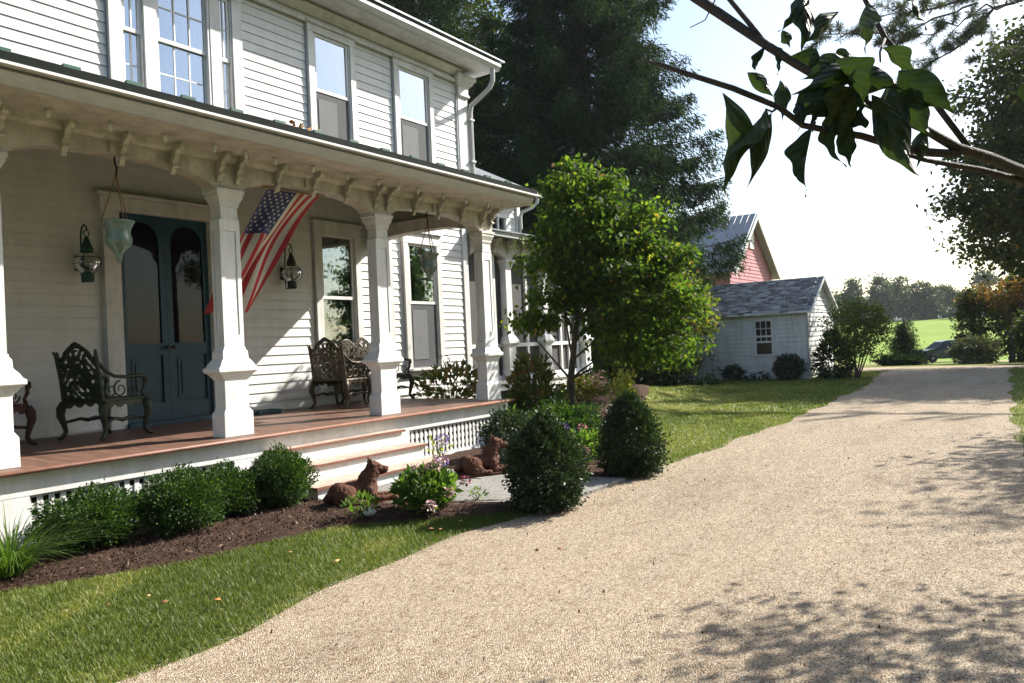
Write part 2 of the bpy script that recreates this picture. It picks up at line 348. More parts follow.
def spruce(name, loc, label, H, Rb, z0, nlev, per, bark, leaf, cat='tree', group=None, seed=1, r0=.38, ns=26, spray=.42, asp=.15, rep_=4, zmax=None):
    rng = random.Random(seed); e = empty(name, loc, label, cat, group); mb = MB()
    mb.tube([(0, 0, -.2), (.05, 0, H*.3), (0, .05, H*.65), (0, 0, H)], [r0*1.2, r0*.85, r0*.5, .03], 10)
    Ps = []; Ds = []
    for i in range(nlev):
        z = z0+(H-z0)*(i/nlev)**1.0; 
        if zmax and z > zmax: continue
        L0 = Rb*(1-(z-z0)/(H-z0))**.8+.25
        for k in range(per):
            a = 2*PI*(k/per)+i*1.1+rng.uniform(-.35, .35); L = L0*rng.uniform(.6, 1.15); zb = z+rng.uniform(-.3, .3)
            m = 8; pts = []
            for j in range(m):
                t = j/(m-1); rr = L*t
                dz = -.30*L*math.sin(t*PI*.62)+.10*L*t*t
                pts.append(Vector((rr*math.cos(a), rr*math.sin(a), zb+dz)))
            mb.tube(pts, [.055*L/Rb*(1-.85*j/(m-1))+.008 for j in range(m)], 5, cap=False)
            dirv = np.array([math.cos(a), math.sin(a), -.15]); sd = np.array([-math.sin(a), math.cos(a), 0])
            q = int(ns*L/2.2)+6
            tt = RNG.uniform(.15, 1, q)**.75; ii = np.clip((tt*(m-1)).astype(int), 0, m-2); fr = tt*(m-1)-ii
            A = np.array(pts); base = A[ii]*(1-fr[:, None])+A[ii+1]*fr[:, None]
            lat = RNG.normal(size=q)*.15*L*(1-tt*.75)
            p = base+sd*lat[:, None]; p[:, 2] -= np.abs(lat)*.30+RNG.uniform(0, 1, q)**2*.75*min(1, L/3)
            Ps.append(p); Ds.append(dirv*.7+sd*np.sign(lat)[:, None]*.6+np.array([0, 0, -.55]))
    mb.build('trunk', bark, e, smooth=True)
    P = np.concatenate(Ps); D = np.concatenate(Ds)
    P = np.repeat(P, rep_, 0)+RNG.normal(size=(len(P)*rep_, 3))*.10; D = np.repeat(D, rep_, 0)
    V, F = leaves(P, spray, asp, .2, .25, D, .75, .1)
    npmesh('crown', V, F, leaf, e, tints(len(P)))
    return e
def bush(name, loc, label, r, n, size, leaf, cat='shrub', group=None, cone=0, shell=.35, aspect=.5, lump=.12, up=.25, stems=7):
    e = empty(name, loc, label, cat, group); mb = MB()
    for k in range(stems):
        a = 2*PI*k/stems; limb(mb, (.04*math.cos(a), .04*math.sin(a), -.03), (r[0]*.6*math.cos(a), r[1]*.6*math.sin(a), r[2]*random.uniform(.8, 1.5)), .014, .004, .05, 4, 5)
    mb.build('stems', M['twig'], e)
    d = unit(RNG.normal(size=(n, 3))); rr = RNG.uniform(shell, 1, (n, 1))**.5
    ph = RNG.uniform(0, 6, 6)
    w = 1+lump*(np.sin(d[:, 0]*5+ph[0])*np.sin(d[:, 1]*6+ph[1])+.6*np.sin(d[:, 2]*7+d[:, 0]*4+ph[2])+.5*np.sin(d[:, 1]*11+ph[3])*np.sin(d[:, 2]*10+ph[4]))
    P = d*rr*w[:, None]
    if cone:
        z = RNG.uniform(0, 1, n)**1.15; q = RNG.uniform(0, 2*PI, n)
        prof = np.where(z < .36, .70+.30*np.clip(z/.36, 0, 1)**.7, np.clip(1-((z-.36)/.66)**1.75, 0, 1)**cone)
        prof = prof*(1+lump*(np.sin(q*5+z*9+ph[0])*np.sin(z*17+q*3+ph[1])+.7*np.sin(q*9+ph[2])*np.sin(z*29+ph[3])))
        rad = RNG.uniform(shell, 1, n)**.5*prof; out = RNG.uniform(size=n) < .10; rad = rad*np.where(out, 1.16, 1)
        P = np.stack([rad*np.cos(q)*1.05, rad*np.sin(q)*1.05, z*2-1+.06*RNG.normal(size=n)*(z > .75)], 1); d = unit(P*np.array([1, 1, .6]))
    else:
        out = RNG.uniform(size=n) < .07; P = P*np.where(out, 1.13, 1)[:, None]
    P = P*np.array(r); P[:, 2] += r[2]*.97; P = P[P[:, 2] > .015]; d = unit(P-np.array([0, 0, r[2]*.8]))
    V, F = leaves(P, size, aspect, up, -.15, d, .8)
    npmesh('foliage', V, F, leaf, e, tints(len(P), pw=1.4))
    return e
def blossom(mb_name, parent, spots, mat, rad, n=60, size=.03):
    """each flower head is its own small ball of petals"""
    for s in spots:
        P = ball(n, s, (rad, rad, rad*.8), .7); V, F = leaves(P, size, .9, .1, 0, P-np.array(s), .5)
        npmesh(mb_name, V, F, mat, parent, tints(len(P)))

# ------------------------------------------------------------------ the ground
def ss(x, a, b): t = min(1, max(0, (x-a)/(b-a))); return t*t*(3-2*t)
def h(x, y):
    z = .42*ss(y, 6.4, 8.9)*ss(x, 10.2, 12.4)*(1-ss(x, 17, 23))
    if x > 33: z += -1.38*ss(x, 29, 78) if x < 78 else -1.38
    if x > 78: z += min(1, (x-78)/125)**1.0*5.0*min(1, ss(x, 74, 100)*.35+.65)
    if x > 203: z += (x-203)*.006
    return z
def edge_left(x):
    w = .05*math.sin(x*1.7)+.04*math.sin(x*3.9+1)
    return 3.95+w-.22*ss(x, 4, 1.5)+.12*math.sin(x*.35)+1.0*ss(x, 22, 31)
def edge_right(x): return (.36+.031*(x-12.4) if x > 12.4 else .36-.13*(12.4-x))+.05*math.sin(x*1.3)+.04*math.sin(x*3.1)
def gridmesh(name, xs, ys, hf, mat, keep=None, dz=0):
    V = [(x, y, hf(x, y)+dz) for x in xs for y in ys]; n = len(ys); F = []
    for i in range(len(xs)-1):
        for j in range(n-1):
            if keep is None or keep((xs[i]+xs[i+1])/2): F.append((i*n+j, (i+1)*n+j, (i+1)*n+j+1, i*n+j+1))
    return npmesh(name, V, F, mat, smooth=True)
xs = list(np.arange(-60, 0, 6.))+list(np.arange(0, 40, .5))+list(np.arange(40, 110, 3.))+list(np.arange(110, 260, 8.))+[300, 400, 600, 800]
ys = [-600, -350, -180]+list(np.arange(-100, -8, 6.))+list(np.arange(-8, 20, .5))+list(np.arange(20, 100, 6.))+[160, 300, 600]
struct(gridmesh('lawn', xs, ys, h, M['lawn'], lambda x: x < 56))
struct(gridmesh('field', xs, ys, h, M['field'], lambda x: x >= 56))
def band(name, xs, lo, hi, mat, dz, ny=10):
    V = []; F = []; n = ny+1
    for x in xs:
        a, b = lo(x), hi(x)
        for j in range(n):
            y = a+(b-a)*j/ny; V.append((x, y, h(x, y)+dz))
    for i in range(len(xs)-1):
        for j in range(ny): F.append((i*n+j, (i+1)*n+j, (i+1)*n+j+1, i*n+j+1))
    return npmesh(name, V, F, mat, smooth=True)
struct(band('driveway', list(np.arange(-8, 32.6, .15)), edge_right, edge_left, M['gravel'], .012, 16))
struct(band('farm_lane', list(np.arange(32.0, 36.6, .4)), lambda x: -60, lambda x: 60, M['gravel'], .016, 60))
struct(band('parking_pad', list(np.arange(67.5, 72, .8)), lambda x: -10, lambda x: 24, M['gravel'], .03, 30))
# mulch bed along the porch, and the second bed beyond the path
def polyband(name, lo_pts, hi_pts, mat, dz, step=.12, ny=14, crown=.05):
    X = np.arange(lo_pts[0][0], lo_pts[-1][0]+.001, step)
    L = np.interp(X, [p[0] for p in lo_pts], [p[1] for p in lo_pts])+.04*np.sin(X*5)+.03*np.sin(X*11+1); Hh = np.interp(X, [p[0] for p in hi_pts], [p[1] for p in hi_pts])
    V = []; F = []; n = ny+1
    for x, a, b in zip(X, L, Hh):
        for j in range(n):
            y = a+(b-a)*j/ny; t = j/ny
            V.append((x, y, h(x, y)+dz+crown*min(1, t*5)*min(1, (1-t)*9+.4)+RNG.uniform(-.012, .012)))
    for i in range(len(X)-1):
        for j in range(ny): F.append((i*n+j, (i+1)*n+j, (i+1)*n+j+1, i*n+j+1))
    return npmesh(name, V, F, mat, smooth=True)
BED = [(-4, 6.1), (1, 6.25), (2.35, 6.15), (2.9, 5.82), (3.5, 5.6), (4.75, 5.4), (5.3, 4.8), (5.7, 4.38), (6.2, 3.97), (6.6, 3.86)]
struct(polyband('mulch_bed', BED, [(-4, 7.5), (5.2, 7.5), (5.5, 6.5), (6.1, 4.6), (6.6, 4.05)], M['mulch'], .006))
BED2 = [(7.55, 3.97), (8.2, 4.05), (8.6, 4.5), (9.4, 5.3), (10.3, 6.0), (12, 6.75), (14, 7.2), (16.5, 7.7), (19, 8.8)]
struct(polyband('flower_bed', BED2, [(7.55, 7.5), (9.9, 7.5), (10.2, 9.4), (17, 9.4), (19, 9.2)], M['mulch'], .006))
# flagstone path from the steps to the drive
mb = MB()
yy = [3.93, 4.42, 4.95, 5.5, 6.0, 6.55]
lft = lambda y: np.interp(y, [3.9, 4.3, 5, 6.6], [6.45, 6.05, 5.62, 5.4]); rgt = lambda y: np.interp(y, [3.9, 4.6, 6.6], [7.75, 7.62, 7.55])
for i in range(5):
    y0, y1 = yy[i]+.008, yy[i+1]-.008; cuts = sorted([0, 1]+[(.33, .62, .45, .3, .55)[i]]+([.75] if i in (1, 3) else []))
    for a, b in zip(cuts[:-1], cuts[1:]):
        q = []
        for (u, y, s) in ((a, y0, 1), (b, y0, -1), (b, y1, -1), (a, y1, 1)):
            q.append((lft(y)+(rgt(y)-lft(y))*u+s*.008, y))
        mb.prism(q, 'z', -.04, .052+random.uniform(-.006, .006))
struct(mb.build('stone_path', M['stone'], bevel=.006))
# far hill
V = []; F = []; n = 40
for i in range(n+1):
    y = -590+1180*i/n; z = 11+15*math.exp(-((y-60)/260)**2)+6*math.sin(y*.011)
    V += [(600, y, 0), (660, y, z*.8), (720, y, z)]
for i in range(n):
    for j in (0, 1): F.append((i*3+j, i*3+3+j, i*3+4+j, i*3+1+j))
struct(npmesh('hill', V, F, M['hill'], smooth=True))

# grass: mown blades on the near lawn, sparser and broader further off, one stuff object
def in_bed(x, y):
    if x < 6.6: return y > np.interp(x, [p[0] for p in BED], [p[1] for p in BED])+.02
    if 7.55 <= x <= 19: return y > np.interp(x, [p[0] for p in BED2], [p[1] for p in BED2])+.02
    return True if x < 7.55 and y > 3.9 else (x > 19 and y > 14)
def blades(n, x0, x1, y0, y1, hh, w, ok):
    X = RNG.uniform(x0, x1, n); Y = RNG.uniform(y0, y1, n)
    k = np.array([ok(a, b) for a, b in zip(X, Y)]); X, Y = X[k], Y[k]; n = len(X)
    Z = np.array([h(a, b) for a, b in zip(X, Y)])
    a = RNG.uniform(0, 2*PI, n); ln = RNG.uniform(.2, 1.0, n); H = hh*RNG.uniform(.45, 1.35, n); W = w*RNG.uniform(.6, 1.3, n)
    patch = .5+.5*np.sin(X*1.1+2*np.sin(Y*.9))*np.sin(Y*1.4+1.5*np.sin(X*.7)); H = H*(.8+.4*patch)
    dx, dy = np.cos(a), np.sin(a)
    P = np.stack([X, Y, Z], 1)
    V = np.stack([P+np.stack([-dy*W, dx*W, 0*W], 1), P+np.stack([dy*W, -dx*W, 0*W], 1), P+np.stack([dx*H*ln, dy*H*ln, H], 1)], 1).reshape(-1, 3)
    dry = np.clip(np.sin(X*2.7+3*np.sin(Y*1.9))*np.sin(Y*3.3+2*np.sin(X*1.3))-.45, 0, 1)*.9
    t = np.clip(.18+.42*(1-patch)+dry*RNG.uniform(.3, 1, n)+RNG.normal(size=n)*.2, 0, 1)
    return V, np.arange(3*n).reshape(-1, 3), np.repeat(t, 3)
okl = lambda x, y: y > edge_left(x)+random.gauss(.02, .05) and not in_bed(x, y)
parts = [blades(150000, 1.2, 6.4, 3.5, 6.4, .030, .0032, okl), blades(80000, 7.7, 16, 3.8, 9.5, .035, .006, okl), blades(60000, 16, 31, 3.8, 14, .04, .012, okl),
         blades(9000, 8, 33, -1.5, 1.0, .07, .008, lambda x, y: y < edge_right(x)+random.uniform(-.04, .06))]
V = []; F = []; T = []; o = 0
for v, f, t in parts: V.append(v); F.append(f+o); T.append(t); o += len(v)
tag(npmesh('grass', np.concatenate(V), np.concatenate(F), M['grass'], None, np.concatenate(T)), 'short mown green lawn grass beside the gravel drive', 'grass', kind='stuff')
# loose pebbles lying on the drive near the viewer
def pebbles(n, x0, x1, s):
    X = RNG.uniform(x0, x1, n); Y = np.array([RNG.uniform(edge_right(x)-.1, edge_left(x)+.10*RNG.normal()*.6+.03) for x in X])
    r = s*RNG.uniform(.5, 1.4, (n, 1, 1)); rot = RNG.uniform(0, 2*PI, n)
    base = np.array([(1, 0, 0), (0, 1, 0), (-1, 0, 0), (0, -1, 0), (0, 0, .8)])[None]*r*RNG.uniform(.6, 1.2, (n, 5, 1))
    c, sn = np.cos(rot)[:, None], np.sin(rot)[:, None]
    bx = base[:, :, 0]*c-base[:, :, 1]*sn; by = base[:, :, 0]*sn+base[:, :, 1]*c
    V = np.stack([bx+X[:, None], by+Y[:, None], base[:, :, 2]+.012], 2).reshape(-1, 3); b = np.arange(n)[:, None]*5
    return V, np.concatenate([b+[0, 1, 4], b+[1, 2, 4], b+[2, 3, 4], b+[3, 0, 4]]), np.repeat(RNG.uniform(size=n), 5)
ps = [pebbles(80000, 1.8, 6, .0040), pebbles(40000, 6, 14, .007)]
V = np.concatenate([ps[0][0], ps[1][0]]); F = np.concatenate([ps[0][1], ps[1][1]+len(ps[0][0])]); T = np.concatenate([ps[0][2], ps[1][2]])
tag(npmesh('loose_gravel', V, F, M['pebble'], None, T, smooth=True), 'loose tan pea gravel strewn over the drive', 'gravel', kind='stuff')
n = 1500; X = RNG.uniform(1.8, 30, n)**1.0; X = 1.8+(X-1.8)**1.25*.42; Y = np.array([RNG.uniform(edge_right(x), edge_left(x)+.1) for x in X]); P = np.stack([X, Y, np.full(n, .019)], 1)
V, F = leaves(P, .026, .45, .9, -.05); M['bits'] = tintmat('leaf_scraps', [(0, (.07, .04, .022)), (.6, (.16, .09, .045)), (1, (.28, .17, .09))], .9)
tag(npmesh('leaf_scraps', V, F, M['bits'], None, tints(n)), 'brown scraps of leaf and twig scattered over the gravel drive', 'leaf litter', kind='stuff')
# bark chips over the mulch
n = 14000; X = RNG.uniform(1.5, 6.4, n); Y = RNG.uniform(3.9, 7.3, n); k = np.array([in_bed(a, b) and (b < 6.4 or a < 5.3) and a < lft(b) for a, b in zip(X, Y)]); X, Y = X[k], Y[k]
P = np.stack([X, Y, np.full(len(X), .062)], 1); V, F = leaves(P, .038, .35, .6, -.1)
M['chip'] = tintmat('bark_chip', [(0, (.02, .012, .009)), (.6, (.075, .045, .032)), (.93, (.15, .10, .07)), (1, (.34, .27, .2))], .9)
tag(npmesh('bark_chips', V, F, M['chip'], None, tints(len(P))), 'dark brown bark chips covering the bed below the porch', 'mulch', kind='stuff')

# ------------------------------------------------------------------ the farmhouse
W = 10.0                       # plane of the main wall
house = empty('farmhouse', (7.6, 10, 0), 'white clapboard two storey farmhouse with columned front porch', 'house')
HB = Vector((7.6, 10, 0))
WS = [1.0]
class HM(MB):                  # mesh given in world metres, parented to the farmhouse
    def build(s, name, mat, parent=None, smooth=False, bevel=0, off=HB):
        k = WS[0]; s.v = [(x*k-off.x, y*k-off.y, 1.6+(z-1.6)*k-off.z) for x, y, z in s.v]
        return MB.build(s, name, mat, parent or house, smooth, bevel)
def part(parent):              # a frame object whose sub-parts share its origin
    return parent
def sub(mb, name, mat, parent, **k):   # parent is itself at the house origin
    return mb.build(name, mat, parent, **k)
# --- clapboard
OPEN = [(5.2, 7.3, 5.15, 7.25), (8.55, 9.68, 5.2, 7.28), (10.62, 11.82, 5.2, 7.28), (5.03, 6.78, .7, 3.8), (8.5, 9.6, .95, 3.9), (10.68, 11.85, 1.1, 3.95), (1.9, 2.95, 5.2, 7.28), (1.9, 2.95, 1, 3.9)]
def clap(mb, t0, t1, z0, z1, y, openings, ex=.145, axis='x', sgn=-1, lip=.022):
    k = 0; z = z0
    while z < z1-.01:
        zt = min(z+ex, z1); zc = (z+zt)/2; iv = [(t0, t1)]
        for a, b, c, d in openings:
            if c < zc < d:
                nv = []
                for p, q in iv:
                    if b <= p or a >= q: nv.append((p, q)); continue
                    if a > p: nv.append((p, a))
                    if b < q: nv.append((b, q))
                iv = nv
        for p, q in iv:
            if axis == 'x': P = lambda t, d, zz: (t, y+sgn*d, zz)
            else: P = lambda t, d, zz: (y+sgn*d, t, zz)
            v = [P(p, lip, z), P(q, lip, z), P(q, .006, zt), P(p, .006, zt), P(p, 0, z), P(q, 0, z)]
            mb.add(v, [(0, 1, 2, 3), (4, 5, 1, 0)])
        z = zt
m = HM(); clap(m, -4, 12.62, .76, 7.25, W, OPEN); m.build('clapboard_wall', M['siding'])
m = HM()                       # the shell behind the boards keeps the rooms dark
def shell(m, t0, t1, z0, z1, y, openings, th=.15):
    ts = sorted({t0, t1} | {v for o in openings for v in o[:2] if t0 < v < t1}); zs = sorted({z0, z1} | {v for o in openings for v in o[2:] if z0 < v < z1})
    for a, b in zip(ts[:-1], ts[1:]):
        for c, d in zip(zs[:-1], zs[1:]):
            tc, zc = (a+b)/2, (c+d)/2
            if not any(o[0] < tc < o[1] and o[2] < zc < o[3] for o in openings): m.box(a, y+.002, c, b, y+th, d)
INNER = [(a+.1, b-.1, c+.1, d-.1) for a, b, c, d in OPEN]
shell(m, -4, 12.78, 0, 7.5, W, INNER)
m.box(-4.2, 10.16, 0, -4, 18, 7.5); m.box(12.6, 10.16, 0, 12.78, 18, 7.5); m.box(-4, 17.8, 0, 12.6, 18, 7.5)
m.build('house_shell', M['siding'])
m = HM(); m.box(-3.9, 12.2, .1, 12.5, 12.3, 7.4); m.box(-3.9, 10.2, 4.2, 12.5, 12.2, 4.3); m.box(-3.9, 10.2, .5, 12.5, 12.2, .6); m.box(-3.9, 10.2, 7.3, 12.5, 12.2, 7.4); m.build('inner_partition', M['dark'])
# --- eaves, gutter, main roof
m = HM(); m.box(-4.2, 9.955, 7.25, 12.62, 10.0, 7.5); m.box(-4.2, 9.90, 7.22, 12.62, 9.955, 7.29)
prof = [(9.95, 7.5), (9.95, 7.36), (9.92, 7.36), (9.80, 7.47), (9.80, 7.5)]; m.prism(prof, 'x', -4.2, 12.62)
m.build('frieze_board', M['trim'])
m = HM(); m.box(-4.5, 9.40, 7.53, 13.3, 10.1, 7.56); m.box(12.8, 10.1, 7.53, 13.3, 18.5, 7.56); m.build('soffit', M['trim'])
m = HM(); m.prism([(9.4, 7.53), (9.4, 7.70), (9.37, 7.70), (9.28, 7.67), (9.27, 7.60), (9.33, 7.52), (9.4, 7.52)], 'x', -4.5, 13.3); m.build('gutter', M['gutter'])
m = HM(); m.add([(-4.6, 9.24, 7.74), (13.4, 9.24, 7.74), (13.4, 19, 7.74), (-4.6, 19, 7.74), (1, 14, 9.6), (8.5, 14, 9.6), (-4.6, 9.24, 7.71), (13.4, 9.24, 7.71), (13.4, 19, 7.69), (-4.6, 19, 7.69)],
      [(0, 1, 5, 4), (1, 2, 5), (2, 3, 4, 5), (3, 0, 4), (0, 6, 7, 1), (1, 7, 8, 2), (9, 8, 7, 6), (2, 8, 9, 3), (3, 9, 6, 0)]); m.build('roof', M['metalroof'])
m = HM(); m.box(12.6, 9.94, 4.6, 12.92, 10.1, 7.0); m.lathe([(.16, 0), (.19, .03), (.19, .07), (.17, .10), (.17, .22), (.24, .30), (.26, .34), (.30, .38), (.30, .45)], (12.76, 10.08, 6.95), square=True)
m.box(12.56, 9.955, .6, 12.66, 9.99, 6.95); m.build('corner_pilaster', M['trim'])
m = HM(); m.tube([(13.1, 9.36, 7.55), (13.1, 9.37, 7.28), (13.09, 9.45, 7.14), (13.03, 9.75, 6.93), (13.01, 9.90, 6.84), (13.0, 9.93, 6.7), (13.0, 9.93, 4.95)], .052, 8)
for z in (6.5, 5.6): m.box(12.92, 9.99, z, 13.06, 9.87, z+.04)
m.build('downspout', M['gutter'], smooth=False)
# --- windows
def window(t0, t1, z0, z1, zm, cas=.12, head=.16, yf=9.925, muntin=(3, 2), curtain=None, low='screen', upglass='glass_sky', lowglass=None, name='window', blind=False, cap=True, grid_low=True, mut_front=False):
    m = HM(); c = cas
    m.box(t0, yf, z0, t0+c, 10.03, z1-head); m.box(t1-c, yf, z0, t1, 10.03, z1-head)
    m.box(t0-.01, yf-.004, z1-head, t1+.01, 10.03, z1-.03)
    if cap: m.box(t0-.04, yf-.05, z1-.03, t1+.04, 10.03, z1+.015)
    m.box(t0-.03, yf-.05, z0-.045, t1+.03, 10.03, z0)
    for s, x in ((1, t0+c), (-1, t1-c)): m.box(x, yf+.02, z0, x+s*.025, 10.1, z1-head)      # storm-sash stops
    fr = m.build('window', M['trim'], bevel=.004)
    a, b = t0+c+.025, t1-c-.025; zt = z1-head
    m = HM(); w = .045
    for (q0, q1, y0) in ((zm-.025, zt, 9.965), (z0, zm+.025, 9.995)):
        m.box(a, y0, q0, a+w, y0+.035, q1); m.box(b-w, y0, q0, b, y0+.035, q1)
        m.box(a+w, y0, q0, b-w, y0+.035, q0+w+.01); m.box(a+w, y0, q1-w, b-w, y0+.035, q1)
    m.build('sash', M['white'], fr)
    def grid(q0, q1, y, nx, nz):
        g = HM()
        for i in range(1, nx): x = a+w+(b-a-2*w)*i/nx; g.box(x-.010, y, q0, x+.010, y+.02, q1)
        for i in range(1, nz): z = q0+(q1-q0)*i/nz; g.box(a+w, y+.003, z-.010, b-w, y+.017, z+.010)
        g.build('muntins', M['white'], fr)
    if muntin:
        grid(zm+.03, zt-w, 10.035 if not mut_front else 9.97, *muntin)
        if grid_low: grid(z0+w, zm-.03, 10.065 if not mut_front else 10.0, *muntin)
    g = HM(); g.box(a+w, 9.985, zm+.03, b-w, 9.989, zt-w); g.build('pane', M[upglass], fr)
    if low == 'screen':
        g = HM(); g.box(a+w, 10.01, z0+w, b-w, 10.014, zm-.03); g.build('pane', M[lowglass or 'glass'], fr)
        g = HM(); d = a+(b-a)*.62; g.box(a+w*.6, 9.978, z0+w*.5, b-w*.6, 9.982, zm-.03); g.build('insect_screen', M['screen'], fr)
        g = HM(); g.box(a+.07, 9.970, z0+.17, d, 9.976, zm-.14); g.build('inner_sash', M['innersash'], fr)
    else:
        g = HM(); g.box(a+w, 10.01, z0+w, b-w, 10.014, zm-.03); g.build('pane', M[lowglass or upglass], fr)
    if curtain:
        for (c0, c1, q0, q1) in curtain:
            g = HM(); n = 30; top = []; bot = []
            for i in range(n+1):
                x = a+(b-a)*(c0+(c1-c0)*i/n); yv = 10.13+.018*math.sin(i*1.3)+.01*math.sin(i*.55)
                top.append((x, yv, q1)); bot.append((x, yv+.01*math.sin(i*.9), q0))
            g.strip(top, bot, (0, .004, 0)); g.build('curtain', M['curtain'], fr, smooth=False)
    return fr
window(8.58, 9.65, 5.22, 7.26, 6.13, curtain=[(0, 1, 6.1, 7.15)])
window(10.65, 11.78, 5.22, 7.26, 6.13, curtain=[(0, 1, 6.1, 7.15)])
window(1.9, 2.95, 5.22, 7.26, 6.13, curtain=[(0, 1, 6.1, 7.15)])
for (a, b, cu) in ((5.22, 5.88, [(.45, 1, 5.2, 7.1)]), (5.70, 6.90, [(.62, 1, 5.2, 7.1), (0, .12, 5.2, 7.1)]), (6.68, 7.28, [(.4, 1, 5.2, 7.1)])):
    window(a, b, 5.18, 7.24, 6.13, cas=.17 if b-a < 1 else .18, curtain=cu, low='glass', mut_front=True, muntin=(3, 2) if b-a > 1 else (2, 2), yf=9.925 if b-a < 1 else 9.915, cap=False)
window(8.53, 9.58, 1.0, 3.86, 2.57, cas=.13, head=.2, curtain=[(.80, 1, 1.0, 3.7)], low='glass', upglass='glass', muntin=(2, 1))
window(10.70, 11.80, 1.25, 3.92, 2.53, cas=.13, head=.24, curtain=[(.45, .62, 2.5, 3.75)], low='screen', upglass='glass', muntin=(2, 1), grid_low=False)
window(1.9, 2.95, 1.0, 3.86, 2.57, low='glass', upglass='glass', muntin=(2, 1))
# corner strip between the windows
m = HM(); m.box(10.28, 9.95, .76, 10.40, 9.99, 3.95); m.build('trim_strip', M['trim'])
# --- front door: two teal leaves with arched lights
m = HM(); m.box(5.02, 9.90, .74, 5.24, 10.12, 3.62); m.box(6.56, 9.90, .74, 6.78, 10.12, 3.62); m.box(4.98, 9.88, 3.62, 6.82, 10.12, 3.80); m.box(4.94, 9.84, 3.80, 6.86, 10.0, 3.85)
m.build('door_casing', M['trim'], bevel=.006)
m = HM(); m.box(5.24, 9.84, .742, 6.56, 10.05, .80); m.build('threshold', M['teal'])
def leaf(a, b, hs):
    m = HM(); y0, y1 = 9.985, 10.03; z0, z1 = .80, 3.62; w = .085
    m.box(a, y0, z0, a+w, y1, z1); m.box(b-w, y0, z0, b, y1, z1)
    m.box(a+w, y0, z0, b-w, y1, 1.04); m.box(a+w, y0, 1.70, b-w, y1, 1.86)
    m.box(a+w, y0+.03, 1.04, b-w, y1-.005, 1.70); m.prism([(a+w+.05, 1.09), (b-w-.05, 1.09), (b-w-.05, 1.65), (a+w+.05, 1.65)], 'y', y0+.018, y0+.03); m.box(a+w+.10, y0+.004, 1.14, b-w-.10, y0+.018, 1.60)       # raised lower panel
    for s in (0, 1):                                                                # arched head
        poly = []
        c = (a+b)/2; r = (b-a)/2-w
        e = a+w if s == 0 else b-w
        for i in range(13):
            q = PI/2*i/12; poly.append((c+(-1 if s == 0 else 1)*r*math.cos(q), 3.52-r+r*math.sin(q)))
        poly += [(c, z1), (e, z1)]
        m.prism(poly, 'y', y0, y1)
    d = m.build('front_door', M['teal'])
    g = HM(); g.box(a+w, 10.012, 1.86, b-w, 10.016, 3.60); g.build('door_glass', M['glass_dark'], d)
    k = HM(); x = b-.045 if hs > 0 else a+.045
    k.tube([(x, 9.985, 1.80), (x, 9.93, 1.80)], .012, 8); k.lathe([(.004, -.03), (.024, -.02), (.03, 0), (.024, .02), (.004, .03)], (x, 9.92, 1.80), 10); k.build('door_knob', M['iron_bronze'], d)
leaf(5.24, 5.90, 1); leaf(5.904, 6.56, -1)

# --- porch: floor, skirt, lattice, steps
CX = [.16, 2.54, 4.92, 7.30, 9.68]; PF = 7.3
m = HM()
for i in range(94):
    x = -3+i*.14
    if x+.135 < 10.12: m.box(x, 7.12, .70, x+.136, 9.97, .74)
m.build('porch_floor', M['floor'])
m = HM(); m.tube([(-3, 7.12, .718), (10.10, 7.12, .718)], .021, 8); m.tube([(10.12, 7.1, .718), (10.12, 9.9, .718)], .021, 8); m.build('floor_nosing', M['nosing'], smooth=True)
m = HM(); m.box(-3, 7.2, .50, 10.08, 7.3, .70); m.box(10.0, 7.3, .1, 10.08, 9.95, .70)
for a, b in ((2.45, 2.93), (4.95, 5.4), (7.45, 7.72), (9.76, 10.08), (.1, .55)): m.box(a, 7.203, 0, b, 7.3, .50)
m.box(-3, 7.204, 0, 10.0, 7.3, .085); m.build('porch_skirt', M['white'])
m = HM(); m.box(-3, 7.42, 0, 9.95, 7.46, .68); m.build('porch_shade_backing', M['void'])  # added near-black sheet behind the lattice, stands in for under-porch shade
def lattice(t0, t1, z0, z1, p=.092, hole=.050):
    m = HM(); nx = int((t1-t0)/p); nz = int((z1-z0)/p); px = (t1-t0)/nx; pz = (z1-z0)/nz; bw = (px-hole)/2; bz = (pz-hole)/2
    for i in range(nx+1):
        c = t0+i*px; m.box(max(t0, c-bw), 7.235, z0, min(t1, c+bw), 7.249, z1)
    for j in range(nz+1):
        c = z0+j*pz; m.box(t0, 7.247, max(z0, c-bz), t1, 7.262, min(z1, c+bz))
    return m.build('lattice_panel', M['white'])
lattice(2.93, 4.95, .085, .50); lattice(7.72, 9.76, .085, .50); lattice(.55, 2.45, .085, .50)
for n_, (z, y, t1) in enumerate(((.555, 7.0, 7.42), (.37, 6.68, 7.48), (.185, 6.36, 7.53))):
    t0 = 5.36
    m = HM(); m.box(t0+.03, y+.03, .0 if n_ == 2 else z-.185, t1-.03, 7.2 if n_ == 0 else y+.36, z-.03); m.build('step_riser', M['white'])
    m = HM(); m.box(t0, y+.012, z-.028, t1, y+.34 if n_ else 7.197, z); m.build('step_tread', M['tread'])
    m = HM(); m.box(t0-.004, y-.004, z-.030, t1+.004, y+.012, z-.002); m.box(t0-.01, y+.012, z-.029, t0-.001, y+.34 if n_ else 7.19, z-.003); m.build('step_nosing', M['nosing'])
